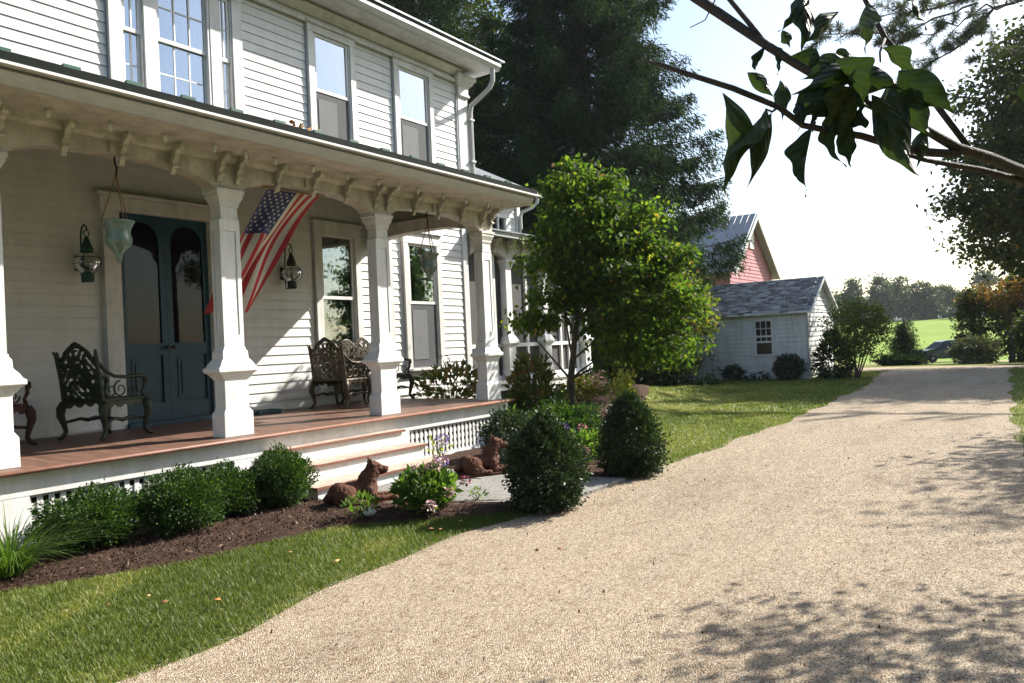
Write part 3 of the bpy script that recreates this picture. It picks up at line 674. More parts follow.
# --- columns
def column(t):
    c = (t+.185, PF+.185, 0); m = HM()
    def flat(m, f=1.): m.v = [(c[0]+(x-c[0])*f, PF+(y-PF)*.62, z) for x, y, z in m.v]; return m
    m.lathe([(.185, .742), (.185, 1.00), (.165, 1.03), (.152, 1.05), (.152, 1.36), (.17, 1.385), (.185, 1.40), (.205, 1.43), (.24, 1.455), (.25, 1.458), (.25, 1.50), (.225, 1.515), (.20, 1.56), (.165, 1.60), (.160, 1.68), (.142, 1.70), (.138, 1.73)], c, square=True)
    p = flat(m).build('column_pedestal', M['white'], bevel=.006)
    m = HM(); m.lathe([(.125, 1.72), (.118, 3.14)], c, square=True)
    for s in (-1, 1):          # raised stiles and rails leave a sunk panel on each face
        for f in (0, 1):
            for (u0, u1, z0, z1) in ((-.137, -.082, 1.731, 3.14), (.082, .137, 1.731, 3.14), (-.082, .082, 1.731, 1.86), (-.082, .082, 3.02, 3.14)):
                if f == 0: m.box(c[0]+u0, c[1]+s*.115, z0, c[0]+u1, c[1]+s*.137, z1)
                elif abs(u0) < .1 or True: m.box(c[0]+s*.115, c[1]+u0*.999, z0, c[0]+s*.1365, c[1]+u1*.999, z1)
    flat(m, .92).build('column_shaft', M['white'], p)
    m = HM(); m.lathe([(.145, 3.14), (.145, 3.16), (.136, 3.17), (.136, 3.28), (.15, 3.29), (.16, 3.31), (.16, 3.33), (.185, 3.37), (.205, 3.40), (.205, 3.425), (.225, 3.44), (.225, 3.475)], c, square=True); flat(m, .78).build('column_capital', M['trim'], p)
for t in CX: column(t)
# --- arched frieze between the columns, keystone blocks, brackets, drops
def arch(m, t0, t1, y0, y1, zlo=3.475, zsp=3.49, rise=.165, top=3.86, axis='x'):
    n = 36; P = []
    for i in range(n+1):
        u = -1+2*i/n; P.append((t0+(t1-t0)*i/n, zsp+rise*(1-abs(u)**3.2)**.75))
    if axis == 'x': m.strip([(t, y0, top) for t, z in P], [(t, y0, z) for t, z in P], (0, y1-y0, 0))
    else: m.strip([(y0, t, top) for t, z in P], [(y0, t, z) for t, z in P], (y1-y0, 0, 0))
m = HM()
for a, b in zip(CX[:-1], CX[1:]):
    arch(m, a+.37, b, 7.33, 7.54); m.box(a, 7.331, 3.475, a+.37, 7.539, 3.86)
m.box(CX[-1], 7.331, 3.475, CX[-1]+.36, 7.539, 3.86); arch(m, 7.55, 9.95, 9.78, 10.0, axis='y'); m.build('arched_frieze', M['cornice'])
for a, b in zip(CX[:-1], CX[1:]):
    c = (a+.37+b)/2; m = HM(); m.box(c-.11, 7.312, 3.645, c+.11, 7.328, 3.86); m.box(c-.11, 7.30, 3.646, c-.02, 7.311, 3.86); m.box(c+.02, 7.30, 3.646, c+.11, 7.311, 3.86); m.build('keystone_block', M['cornice'])
def bracket(c):
    prof = [(7.329, 3.845), (7.12, 3.845), (7.12, 3.80), (7.14, 3.775), (7.19, 3.77), (7.22, 3.735), (7.225, 3.70), (7.255, 3.685), (7.275, 3.65), (7.28, 3.61), (7.295, 3.58), (7.305, 3.55), (7.329, 3.54)]
    m = HM(); m.prism(prof, 'x', c-.026, c+.026)
    for yb, zb, r in ((7.155, 3.80, .022), (7.27, 3.62, .018)): m.tube([(c-.032, yb, zb), (c+.032, yb, zb)], r, 10)
    m.build('cornice_bracket', M['cornice'])
def drop(c): m = HM(); m.lathe([(.012, .02), (.022, 0), (.026, -.03), (.018, -.06), (.004, -.08)], (c, 6.98, 3.835), 10); m.build('cornice_drop', M['white'], smooth=True)
for a in CX:
    for d in (.185-.115, .185+.115): bracket(a+d)
    drop(a+.185)
    if a < 9:
        for k in range(1, 4): bracket(a+.30+(2.38-.23)*k/4.0); drop(a+.30+(2.38-.23)*(k-.5)/4.0)
        drop(a+.30+(2.38-.23)*3.5/4)
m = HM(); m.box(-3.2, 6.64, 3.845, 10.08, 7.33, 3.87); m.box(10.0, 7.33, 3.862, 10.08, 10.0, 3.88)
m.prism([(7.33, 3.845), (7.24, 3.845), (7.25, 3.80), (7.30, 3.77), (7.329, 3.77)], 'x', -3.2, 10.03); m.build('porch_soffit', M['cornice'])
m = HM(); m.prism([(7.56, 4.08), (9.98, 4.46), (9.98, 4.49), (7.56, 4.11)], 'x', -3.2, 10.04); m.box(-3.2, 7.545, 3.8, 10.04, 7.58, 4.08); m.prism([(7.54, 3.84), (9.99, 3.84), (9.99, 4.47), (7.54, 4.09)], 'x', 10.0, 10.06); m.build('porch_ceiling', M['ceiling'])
m = HM(); m.prism([(6.64, 3.84), (6.64, 3.97), (6.57, 3.97), (6.53, 3.93), (6.56, 3.88), (6.60, 3.84)], 'x', -3.3, 10.12); m.box(10.08, 6.64, 3.84, 10.15, 10.0, 3.97); m.build('porch_gutter', M['gutter'])
m = HM(); m.box(-3.3, 6.465, 3.962, 10.17, 6.57, 3.985); m.build('drip_edge', M['white'])
m = HM(); m.add([(-3.4, 6.49, 4.0), (10.16, 6.49, 4.0), (10.16, 10.0, 4.55), (-3.4, 10.0, 4.55), (-3.4, 6.49, 4.065), (10.16, 6.49, 4.065), (10.16, 10.0, 4.60), (-3.4, 10.0, 4.60)],
      [(3, 2, 1, 0), (4, 5, 6, 7), (0, 1, 5, 4), (1, 2, 6, 5), (2, 3, 7, 6), (3, 0, 4, 7)]); m.build('porch_roof', M['porchroof'])
for k in range(15):
    x = 2.0+k*.53; m = HM(); m.box(x, 6.56, 4.06, x+.14, 6.60, 4.12); m.box(x+.05, 6.56, 4.06, x+.09, 6.72, 4.09); m.build('snow_guard', M['guard'])
# --- rear wing with its screened porch, set back behind the main wall
WS[0] = 10/9
m = HM(); clap(m, 11.54, 14.95, 3.6, 5.12, 10.2, [(13.85, 14.55, 4.15, 4.65)], .13); m.box(14.93, 10.14, 3.5, 15.06, 10.3, 5.15)
m.box(11.54, 10.202, 0, 15.05, 10.3, 4.15); m.box(11.54, 10.202, 4.65, 15.05, 10.3, 5.12); m.box(11.54, 10.202, 4.15, 13.85, 10.3, 4.65); m.box(14.55, 10.202, 4.15, 15.05, 10.3, 4.65); m.box(14.95, 10.3, 0, 15.05, 16, 5.12); m.box(11.54, 15.9, 0, 14.95, 16, 5.1); m.build('wing_wall', M['siding'])
m = HM(); m.box(13.85, 10.15, 4.13, 13.93, 10.25, 4.67); m.box(14.47, 10.15, 4.13, 14.55, 10.25, 4.67); m.box(13.93, 10.15, 4.60, 14.47, 10.25, 4.67); m.box(13.93, 10.15, 4.13, 14.47, 10.25, 4.19); m.box(14.18, 10.17, 4.19, 14.22, 10.23, 4.60)
w_ = m.build('wing_window', M['trim']); g = HM(); g.box(13.93, 10.21, 4.19, 14.47, 10.214, 4.60); g.build('pane', M['glass'], w_)
m = HM(); m.add([(11.54, 9.65, 5.2), (15.25, 9.65, 5.2), (15.25, 16.2, 5.2), (11.54, 16.2, 5.2), (11.54, 11.9, 6.65), (11.54, 13.6, 6.65), (11.54, 9.65, 5.15), (15.25, 9.65, 5.15), (15.25, 16.2, 5.15), (11.54, 16.2, 5.15)],
      [(0, 1, 4), (1, 2, 5, 4), (2, 3, 5), (0, 6, 7, 1), (1, 7, 8, 2), (6, 9, 8, 7)])
for k in range(9): x = 11.7+k*.4; m.tube([(x, 9.66, 5.21), (x-(x-11.54)*.25, 9.66+(15.25-x)*.8+.1, 5.21+(15.25-x)*.5+.05)], .014, 5)
m.build('wing_roof', M['metalroof'])
m = HM(); m.box(11.54, 9.60, 5.10, 15.3, 9.66, 5.19); m.build('wing_gutter', M['gutter'])
m = HM(); m.tube([(15.1, 9.64, 5.12), (15.1, 9.67, 4.98), (15.09, 9.8, 4.88), (15.03, 10.05, 4.80), (15.0, 10.09, 4.7), (15.0, 10.09, 3.95)], .045, 8); m.build('wing_downspout', M['gutter'])
YS = 9.0
m = HM(); m.box(11.54, 8.72, 3.82, 16.5, 10.2, 3.87); m.box(11.54, 8.66, 3.78, 16.5, 8.72, 3.89); m.build('screened_porch_gutter', M['gutter'])
m = HM(); m.add([(11.54, 8.62, 3.90), (16.55, 8.62, 3.90), (16.55, 10.2, 4.12), (11.54, 10.2, 4.12), (11.54, 8.62, 3.87), (16.55, 8.62, 3.87), (16.55, 10.2, 4.09), (11.54, 10.2, 4.09)], [(0, 1, 2, 3), (7, 6, 5, 4), (0, 4, 5, 1), (1, 5, 6, 2), (3, 2, 6, 7), (0, 3, 7, 4)]); m.build('screened_porch_roof', M['metalroof'])
m = HM(); sc = [12.72, 14.12, 15.9]
for a, b in ((11.6, 12.72), (12.98, 14.12), (14.38, 15.9)): arch(m, a, b, YS, YS+.2, zsp=3.40, rise=.12, top=3.80)
for t in sc: m.box(t, YS+.001, 3.36, t+.26, YS+.199, 3.80)
m.build('screened_porch_frieze', M['cornice'])
for k in range(9):
    c = 11.85+k*.5; m = HM(); m.prism([(8.999, 3.78), (8.78, 3.78), (8.80, 3.72), (8.88, 3.70), (8.92, 3.62), (8.97, 3.58), (8.999, 3.5)], 'x', c-.03, c+.03); m.build('cornice_bracket', M['cornice'])
for t in sc:
    m = HM(); c = (t+.13, YS+.11, 0)
    m.lathe([(.15, .90), (.15, 1.12), (.125, 1.14), (.125, 1.60), (.18, 1.66), (.18, 1.70), (.13, 1.80), (.10, 1.84), (.095, 3.2), (.11, 3.22), (.13, 3.30), (.17, 3.34), (.17, 3.39)], c, square=True); m.build('screened_porch_post', M['white'])
m = HM(); m.box(11.54, YS-.04, .84, 16.3, YS+.3, .90); m.box(11.54, YS, .2, 12.38, YS+.1, .84); m.box(16.2, YS, .2, 16.28, YS+.1, .84); m.box(12.38, YS, .70, 16.2, YS+.1, .84); m.box(12.38, YS, .2, 16.2, YS+.1, .36)
for x in (13.0, 14.35, 14.85, 15.7): m.box(x, YS-.002, .36, x+.12, YS+.098, .70)
m.box(16.2, 9.1, .1, 16.28, 10.2, .84); m.build('screened_porch_base', M['white'])
m = HM(); x = 12.4
while x < 16.2: m.box(x, YS+.04, .36, x+.045, YS+.06, .70); x += .09
m.build('base_louvres', M['wicker'])
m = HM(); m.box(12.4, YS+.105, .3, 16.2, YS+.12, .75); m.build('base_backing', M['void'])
m = HM(); m.box(11.54, YS+.12, 1.58, 16.3, YS+.22, 1.66); m.box(11.54, YS+.12, .90, 16.3, YS+.22, 1.0)
for x in (12.45, 13.62, 15.0, 15.35, 15.75): m.box(x, YS+.122, 1.0, x+.07, YS+.218, 3.5)
m.build('screen_frames', M['white'])
m = HM(); m.box(11.54, YS+.17, .92, 16.3, YS+.174, 3.6); m.build('screen_mesh', M['wicker'])
m = HM(); m.box(11.54, YS+.22, .88, 16.25, 10.2, .92); m.box(16.2, YS+.22, .88, 16.28, 10.2, 3.82); m.build('screened_porch_floor', M['floor'])

WS[0] = 1.0
# ------------------------------------------------------------------ porch furniture
def pierced(w, z0, zf, horn, mode, res=.0125):
    """cast back: cells kept inside the crest outline and outside the openwork; lies in y-z at x=0, thick along x"""
    mb = MB(); ny = int(w/res); th = .011
    zmax = 1.15; nz = int((zmax-z0)/res)
    keep = [[False]*nz for _ in range(ny)]
    for i in range(ny):
        for j in range(nz):
            y = -w/2+(i+.5)*res; z = z0+(j+.5)*res; top = zf(y)
            if z > top: continue
            rim = top-z < .045 or abs(y) > w/2-.035 or z < z0+.04 or abs(z-.80) < .016 and mode
            u, v = y, z-.7
            hole = math.sin(34*u+2.2*math.sin(19*v))*math.sin(30*v+2.0*math.cos(22*u)) > .40 or math.sin(52*u*u*8+40*v) > .93
            keep[i][j] = rim or not hole
    def at(i, j): return 0 <= i < ny and 0 <= j < nz and keep[i][j]
    for i in range(ny):
        for j in range(nz):
            if not keep[i][j]: continue
            y = -w/2+i*res; z = z0+j*res; r = res; b = .006*math.sin(60*y)*math.sin(55*z)
            mb.add([(th+b, y, z), (th+b, y+r, z), (th+b, y+r, z+r), (th+b, y, z+r), (-th+b, y, z), (-th+b, y+r, z), (-th+b, y+r, z+r), (-th+b, y, z+r)],
                   [(0, 1, 2, 3), (7, 6, 5, 4)]+([] if at(i-1, j) else [(0, 3, 7, 4)])+([] if at(i+1, j) else [(1, 5, 6, 2)])+([] if at(i, j-1) else [(0, 4, 5, 1)])+([] if at(i, j+1) else [(3, 2, 6, 7)]))
    pts = [(0, -w/2+w*k/40, zf(-w/2+w*k/40)) for k in range(41)]
    mb.tube(pts, .014, 6)
    return mb
def scroll(mb, c, r, turns, a0, axis, rad=.011, flip=1, n=26):
    pts = []
    for k in range(n):
        t = k/(n-1); q = a0+flip*turns*2*PI*t; rr = r*(1-.8*t)
        pts.append((c[0]+rr*math.cos(q), c[1], c[2]+rr*math.sin(q)) if axis == 'y' else (c[0], c[1]+rr*math.cos(q), c[2]+rr*math.sin(q)))
    mb.tube(pts, [rad*(1-.4*k/(n-1)) for k in range(n)], 6)
def iron_seat(name, loc, rz, label, mat, w=.64, d=.56, crests=1, cat='chair', group='cast iron porch seats'):
    e = empty(name, loc, label, cat, group, rz)
    def zf(y):
        u = abs(y)/(w/2)
        if crests == 1: z = 1.12-.20*u**1.2 if u < .62 else 1.0-.06*math.sin((u-.62)/.38*PI)
        else:
            q = abs((y/w*3+1.5) % 1-.5)*2; z = 1.0+.13*(1-q**1.5)*(1.0 if abs(y) < w/6 else .75)
        return z + (.02 if u > .94 else 0)
    xb = -d/2
    b = pierced(w, .44, zf, 1, 1)
    b.v = [(x+xb-(z-.44)*.12, y, z) for x, y, z in b.v]
    for s in (-1, 1): b.tube([(xb, s*w/2, .40), (xb-.03, s*w/2, .7), (xb-.075, s*w/2, .98), (xb-.10, s*(w/2+.02), 1.03)], [.02, .018, .024, .012], 7)
    b.build('backrest', mat, e)
    m = MB(); m.box(xb, -w/2+.01, .435, d/2, w/2-.01, .455); m.tube([(xb, -w/2, .445), (d/2, -w/2, .445), (d/2+.01, 0, .445), (d/2, w/2, .445), (xb, w/2, .445)], .02, 8); m.build('seat', mat, e)
    m = MB()                       # scalloped apron under the seat, front and both sides
    def apron(p, q, n):
        p = Vector(p); q = Vector(q); top = [p.lerp(q, k/n) for k in range(n+1)]
        bot = [v-Vector((0, 0, .035+.045*abs(math.sin(k/n*PI*4)))) for k, v in enumerate(top)]; t = (q-p).normalized(); nr = Vector((t.y, -t.x, 0))*.012
        m.strip([tuple(v) for v in top], [tuple(v) for v in bot], nr)
    k4 = max(1, round(w/.5))
    apron((d/2, -w/2, .435), (d/2, w/2, .435), 28*k4); apron((xb, -w/2, .435), (d/2, -w/2, .435), 28); apron((d/2, w/2, .435), (xb, w/2, .435), 28); m.build('apron', mat, e)
    for s in (-1, 1):
        m = MB(); y = s*w/2
        m.tube([(xb-.065, y, .90), (xb+.02, y, .80), (xb+.14, y+s*.01, .72), (0, y+s*.015, .705), (d/2-.08, y+s*.015, .71), (d/2+.02, y+s*.01, .69), (d/2+.035, y, .65), (d/2+.005, y, .62)], [.016, .018, .02, .022, .022, .024, .022, .016], 8, sx=1.3)
        m.tube([(d/2-.01, y, .45), (d/2-.03, y, .52), (d/2+.01, y, .58), (d/2+.01, y, .67)], [.024, .018, .022, .02], 7)
        scroll(m, (-.05, y, .565), .10, 1.4, PI/2, 'y'); scroll(m, (.12, y, .55), .075, 1.3, 0, 'y', flip=-1); scroll(m, (-.18, y, .56), .085, 1.2, PI, 'y')
        m.build('arm', mat, e, smooth=True)
        for f in (-1, 1):
            x = d/2 if f > 0 else xb; m = MB()
            m.tube([(x, y, .43), (x+f*.025, y+s*.02, .36), (x+f*.03, y+s*.025, .28), (x+f*.0, y+s*.01, .17), (x-f*.012, y, .09), (x+f*.03, y+s*.012, .03), (x+f*.075, y+s*.025, .012)], [.045, .052, .044, .030, .025, .026, .018], 8)
            m.build('leg', mat, e, smooth=True)
    m = MB()
    for s in (-1, 1): m.tube([(xb, s*w/2, .20), (-.1, s*w/2*.9, .23), (0, s*w/2*.88, .205), (.1, s*w/2*.9, .23), (d/2, s*w/2, .20)], [.016, .02, .026, .02, .016], 7)
    m.tube([(0, -w/2*.88, .205), (0, 0, .235), (0, w/2*.88, .205)], .017, 7); m.build('stretcher', mat, e, smooth=True)
    return e
FZ = .742
iron_seat('iron_armchair', (4.56, 9.12, FZ), R(13), 'dark green ornate iron armchair beside the teal front door', M['iron_green'])
iron_seat('iron_armchair', (8.40, 9.28, FZ), R(9), 'sunlit bronzed iron armchair between the flag and the third column', M['iron_bronze'])
iron_seat('iron_armchair', (3.38, 9.40, FZ), R(20), 'reddish iron chair almost hidden behind the leftmost porch column', M['iron_rust'])
iron_seat('iron_settee', (9.42, 9.50, FZ), R(-90), 'bronzed iron settee partly hidden behind the third column', M['iron_bronze'], w=1.1, d=.52, crests=3, cat='bench')
m = MB(); m.prism([(-.22, -.14), (.22, -.14), (.22, .14), (-.22, .14)], 'z', 0, .03)
for s in (-1, 1): m.box(-.22, s*.14, .03, .22, s*.125, .06); m.box(s*.22, -.125, .03, s*.205, .125, .06)
o = tag(m.build('boot_tray', M['mat'], bevel=.006), 'dark teal boot tray on the porch floor just right of the door', 'tray'); o.location = (7.22, 9.68, FZ)

# ------------------------------------------------------------------ wall lanterns, hanging planters
def lantern(loc, label, mat):
    e = empty('wall_lantern', loc, label, 'lantern', 'onion lanterns on the porch wall')      # origin: wall plate centre; projects towards -y
    m = MB(); m.box(-.055, -.03, -.10, .055, .012, .10); m.tube([(0, -.03, .02), (0, -.05, .22), (0, -.06, .36), (0, -.09, .44), (0, -.15, .475), (0, -.205, .44), (0, -.215, .39)], .011, 7)
    m.tube([(0, -.03, -.07), (0, -.05, -.245), (0, -.20, -.25)], .010, 7); m.build('bracket', mat, e, smooth=False)
    c = (0, -.20, 0)
    m = MB(); pts = [(.034*math.cos(q), -.2, .355+.042*math.sin(q)) for q in [2*PI*k/16 for k in range(17)]]; m.tube(pts, .007, 6, cap=False)
    m.lathe([(.008, .32), (.02, .31), (.03, .28), (.06, .20), (.075, .165), (.07, .12), (.06, .115)], c, 16); m.build('cap', mat, e, smooth=True)
    m = MB(); m.lathe([(.055, .115), (.10, .095), (.143, .045), (.158, -.01), (.148, -.06), (.105, -.115), (.06, -.15)], c, 20); m.build('globe', M['glass_clear'], e, smooth=True)
    m = MB(); m.lathe([(.06, -.15), (.072, -.155), (.072, -.24), (.06, -.255)], c, 16)
    m.lathe([(.018, -.15), (.022, -.05), (.012, 0)], c, 8); m.build('base', mat, e, smooth=False)
    m = MB()
    for z, r in ((-.03, .162), (.05, .146)): m.tube([(r*math.cos(q), -.2+r*math.sin(q), z) for q in [2*PI*k/24 for k in range(25)]], .004, 5, cap=False)
    for k in range(4):
        q = PI/4+PI/2*k; m.tube([(r*math.cos(q), -.2+r*math.sin(q), z) for r, z in ((.066, .118), (.112, .098), (.162, .015), (.158, -.05), (.110, -.12), (.068, -.155))], .004, 5)
    m.build('guard_wires', mat, e)
    return e
lantern((4.74, 9.965, 2.90), 'verdigris onion lantern on the wall left of the teal door', M['lamp_metal'])
lantern((7.90, 9.965, 2.93), 'black onion lantern on the wall between flag and tall window', M['lamp_black'])
def planter(loc, label, zhook, glaze):
    e = empty('hanging_planter', loc, label, 'planter', 'planters hung in the porch arches'); H = zhook-loc[2]
    m = MB(); m.lathe([(.015, 0), (.028, .03), (.034, .08), (.062, .12), (.104, .16), (.124, .20), (.126, .24), (.112, .28), (.116, .33), (.140, .385), (.155, .40), (.155, .412), (.140, .412), (.11, .35), (.10, .28), (.02, .2)], (0, 0, 0), 28)
    m.build('bowl', glaze, e, smooth=True)
    m = MB()
    for k in range(3):
        q = 2*PI*k/3+.4; m.tube([(.150*math.cos(q), .150*math.sin(q), .40), (.02*math.cos(q), .02*math.sin(q), H-.25), (0, 0, H-.18)], .006, 5)
    m.build('cord', M['rope'], e)
    m = MB(); m.tube([(0, 0, H-.2), (.012, 0, H-.12), (-.01, 0, H-.05), (0, 0, H)], .010, 6); m.build('hook', M['lamp_black'], e)
    return e
M['glaze2'] = paint('grey_green_glaze', (.13, .17, .14), .25, .3, 7, spec=.6)
planter((3.92, 7.44, 2.60), 'pale celadon planter hanging left of the teal door', 3.66, M['glaze'])
planter((8.56, 7.44, 2.62), 'grey green planter hanging in front of the right sash window', 3.66, M['glaze2'])

# ------------------------------------------------------------------ the flag, hung by its short edge under the middle arch
flag = empty('flag', (6.17, 7.475, 3.60), 'striped flag with starry blue corner drooping under the middle porch arch', 'flag')
m = MB(); m.tube([(-.50, 0, .02), (.45, 0, .03)], .013, 8); m.tube([(-.3, 0, .02), (-.3, 0, .08)], .006, 5); m.tube([(.3, 0, .03), (.3, 0, .08)], .006, 5); m.build('pole', M['wood'], flag)
def fpos(u, v):      # u across the hoist (0 canton side), v along the fly
    bx = -.40+.80*u; bz = .01+.012*u
    ex = -.96+.58*u; ez = -1.46+.02*u
    s = v; sag = math.sin(PI*v)
    x = bx+(ex-bx)*(s**.92); z = bz+(ez-bz)*(s**1.12); y = .02+.50*v**1.2
    rip = .06*math.sin(u*9+v*3.2)*min(1, v*2.2)+.035*math.sin(u*19-v*4)*min(1, v*2)
    y += rip; x += -.07*sag*u+.02*math.sin(u*12+v*5)*v
    return Vector((x, y, z))
nu, nv = 52, 60; m = MB(); vs = [fpos(i/nu, j/nv) for i in range(nu+1) for j in range(nv+1)]
m.v = [tuple(p) for p in vs]
for i in range(nu):
    for j in range(nv):
        st = i*13//nu; mi = 2 if (i/nu < 7/13 and j/nv < .40) else (0 if st % 2 == 0 else 1)
        m.f.append([i*(nv+1)+j, (i+1)*(nv+1)+j, (i+1)*(nv+1)+j+1, i*(nv+1)+j+1]); m.m.append(mi)
for r_ in range(9):
    for c_ in range(6 if r_ % 2 == 0 else 5):
        u0 = 7/13*(r_+1)/10; v0 = .40*((c_*2+1+(r_ % 2))/12)
        for off in (-.004, .004):
            c0 = fpos(u0, v0); du = (fpos(u0+.005, v0)-c0)/.005; dv = (fpos(u0, v0+.005)-c0)/.005
            du.normalize(); dv.normalize(); nr = du.cross(dv).normalized()*off
            pts = [c0+nr]+[c0+nr+(du*math.cos(2*PI*k/10)+dv*math.sin(2*PI*k/10))*(.021 if k % 2 == 0 else .009) for k in range(10)]
            m.add([tuple(p) for p in pts], [(0, 1+k, 1+(k+1) % 10) for k in range(10)], 1)
m.build('cloth', [M['red'], M['flagwhite'], M['blue']], flag, smooth=True)

# ------------------------------------------------------------------ lying iron dogs beside the path
def dog(loc, rz, label, turn):
    e = empty('iron_dog_statue', loc, label, 'statue', 'rusty dog statues beside the path', rz)   # faces +x
    m = MB(); ct, st = math.cos(turn), math.sin(turn)
    def ell(c, r):
        n = 14; o = MB(); o.lathe([(max(.01, math.sin(PI*i/n)), -math.cos(PI*i/n)) for i in range(n+1)], (0, 0, 0), 16)
        m.add([(c[0]+x*r[0], c[1]+y*r[1], c[2]+z*r[2]) for x, y, z in o.v], o.f)
    def cap(p, q, r0, r1):
        for i in range(9): t = i/8; r = r0+(r1-r0)*t; ell([p[k]+(q[k]-p[k])*t for k in range(3)], (r, r, r))
    def hd(x, y, z): x -= .16; return (.16+x*ct-y*st, x*st+y*ct, z)
    cap((-.22, 0, .16), (.08, 0, .18), .115, .12); ell((.12, 0, .20), (.125, .13, .17)); ell((.13, 0, .11), (.10, .12, .09))
    cap((.11, 0, .29), hd(.18, 0, .38), .115, .10); ell(hd(.20, 0, .435), (.098, .085, .085)); ell(hd(.255, 0, .45), (.05, .06, .045))
    cap(hd(.27, 0, .415), hd(.345, 0, .40), .058, .046); ell(hd(.375, 0, .415), (.026, .03, .022)); cap(hd(.27, 0, .37), hd(.335, 0, .365), .035, .028)
    for s in (-1, 1):
        ell((-.22, s*.11, .14), (.15, .075, .14)); cap((-.12, s*.17, .09), (-.22, s*.18, .05), .05, .045); cap((-.20, s*.18, .045), (-.02, s*.19, .04), .045, .036); ell((.01, s*.19, .04), (.055, .043, .035))
        cap((.11, s*.10, .16), (.12, s*.125, .07), .075, .055); cap((.12, s*.12, .055), (.38, s*.11, .048), .05, .042); ell((.42, s*.11, .045), (.07, .052, .042))
        for k in (-1, 0, 1): cap((.44, s*.11+k*.028, .035), (.485, s*.11+k*.030, .03), .02, .017)
        cap(hd(.165, s*.062, .49), hd(.155, s*.082, .555), .032, .012); ell(hd(.265, s*.05, .465), (.022, .016, .016))
    for k in range(7): q = k*.9; ell((.15+.02*math.sin(q), .09*math.cos(q), .24+.07*math.sin(q)), (.05, .035, .05))
    cap((-.36, .05, .13), (-.38, .16, .07), .05, .04); cap((-.38, .16, .07), (-.26, .25, .05), .04, .034); cap((-.26, .25, .05), (-.14, .27, .045), .034, .03)
    o = m.build('body', M['rust'], e, smooth=True)
    rm = o.modifiers.new('merge', 'REMESH'); rm.mode = 'VOXEL'; rm.voxel_size = .011; rm.use_smooth_shade = True
    sm = o.modifiers.new('soften', 'SMOOTH'); sm.factor = .5; sm.iterations = 4
    tx = bpy.data.textures.get('rust_pits') or bpy.data.textures.new('rust_pits', 'CLOUDS'); tx.noise_scale = .035; tx.noise_depth = 4
    dm = o.modifiers.new('pits', 'DISPLACE'); dm.texture = tx; dm.strength = .022; dm.mid_level = .5; dm.texture_coords = 'LOCAL'
    m = MB(); m.prism([(-.46, -.22), (.5, -.19), (.5, .19), (-.46, .27)], 'z', -.01, .02); m.build('plinth', M['rust'], e, bevel=.008)
    e.scale = (.82, .82, .82); return e
dog((5.46, 5.84, .045), R(-26), 'rusty iron dog lying on the mulch left of the steps', -.15)
dog((7.36, 5.66, .06), R(-30), 'rusty iron dog lying at the right end of the steps', -.2)

# ------------------------------------------------------------------ bushes and flowers by the porch
b0 = bush('box_bush', (3.22, 6.72, .04), 'round clipped box bush nearest the left end of the lattice', (.44, .40, .25), 16000, .033, M['box'], group='clipped box bushes under the porch', lump=.13, shell=.02)
copy_tree(b0, (3.90, 6.50, .04), 1.3, (.88, .92, 1.12), 'round clipped box bush second from left below the lattice')
copy_tree(b0, (4.47, 6.68, .04), 2.6, (.72, .78, 1.02), 'round clipped box bush third from left below the lattice')
copy_tree(b0, (5.02, 6.52, .04), 4.1, (.72, .80, 1.2), 'round clipped box bush closest to the porch steps')
c0 = bush('holly_bush', (6.14, 3.98, .04), 'glossy dark cone shaped bush left of the path at the drive', (.375, .375, .435), 17000, .044, M['cone'], cone=.8, group='glossy cone bushes flanking the path', lump=.20, shell=.02)
copy_tree(c0, (8.08, 4.02, .04), 2.0, (.98, .98, 1.04), 'glossy dark cone shaped bush right of the path at the lawn')
bush('lattice_bush', (8.62, 6.15, .05), 'dark loose bush in front of the right lattice behind the dog', (.38, .40, .33), 4600, .05, M['cone'], lump=.2)
# strap leaved clump at the left edge
e = empty('day_lily', (2.46, 6.42, .05), 'arching strap leaved clump at the far left of the bed', 'plant')
m = MB(); Vv = []; Ff = []; Tt = []; o_ = 0
for k in range(330):
    a = RNG.uniform(0, 2*PI); L = RNG.uniform(.35, .75); r0 = RNG.uniform(0, .12); c, s = math.cos(a), math.sin(a); wv = .007; lean = RNG.uniform(.45, 1.15); n = 6
    for i in range(n):
        t = i/(n-1); rr = r0+L*lean*t*(.5+.5*t); z = L*(t-.62*lean*t*t); w2 = wv*(1-.85*t)
        Vv += [(rr*c-s*w2, rr*s+c*w2, max(.01, z)), (rr*c+s*w2, rr*s-c*w2, max(.01, z))]
    for i in range(n-1): q = o_+i*2; Ff.append((q, q+1, q+3, q+2))
    Tt += [RNG.uniform()]*(2*n); o_ += 2*n
npmesh('foliage', Vv, Ff, M['perennial'], e, Tt)
def perennial(name, loc, label, r, n, size, leaf, heads=(), cat='plant', stalks=12):
    e = empty(name, loc, label, cat); m = MB()
    for k in range(stalks):
        a = 2*PI*k/stalks+random.uniform(-.3, .3); q = random.uniform(.3, .85); limb(m, (0, 0, -.02), (r[0]*q*math.cos(a), r[1]*q*math.sin(a), r[2]*random.uniform(1.0, 1.75)), .008, .004, .05, 5, 5)
    for sp, mt, rad in heads:
        for s in sp: limb(m, (s[0]*.2, s[1]*.2, 0), s, .006, .004, .04, 5, 5)
    m.build('stems', M['perennial_stem'], e)
    P = ball(n, (0, 0, r[2]), r, .3); P = P[P[:, 2] > .02]; V, F = leaves(P, size, .45, .35, .15, P-np.array([0, 0, 0.]), .7)
    npmesh('foliage', V, F, leaf, e, tints(len(P)))
    for sp, mt, rad in heads: blossom('blossom', e, sp, mt, rad)
    return e
M['perennial_stem'] = paint('green_stem', (.07, .11, .03), .7, .3)
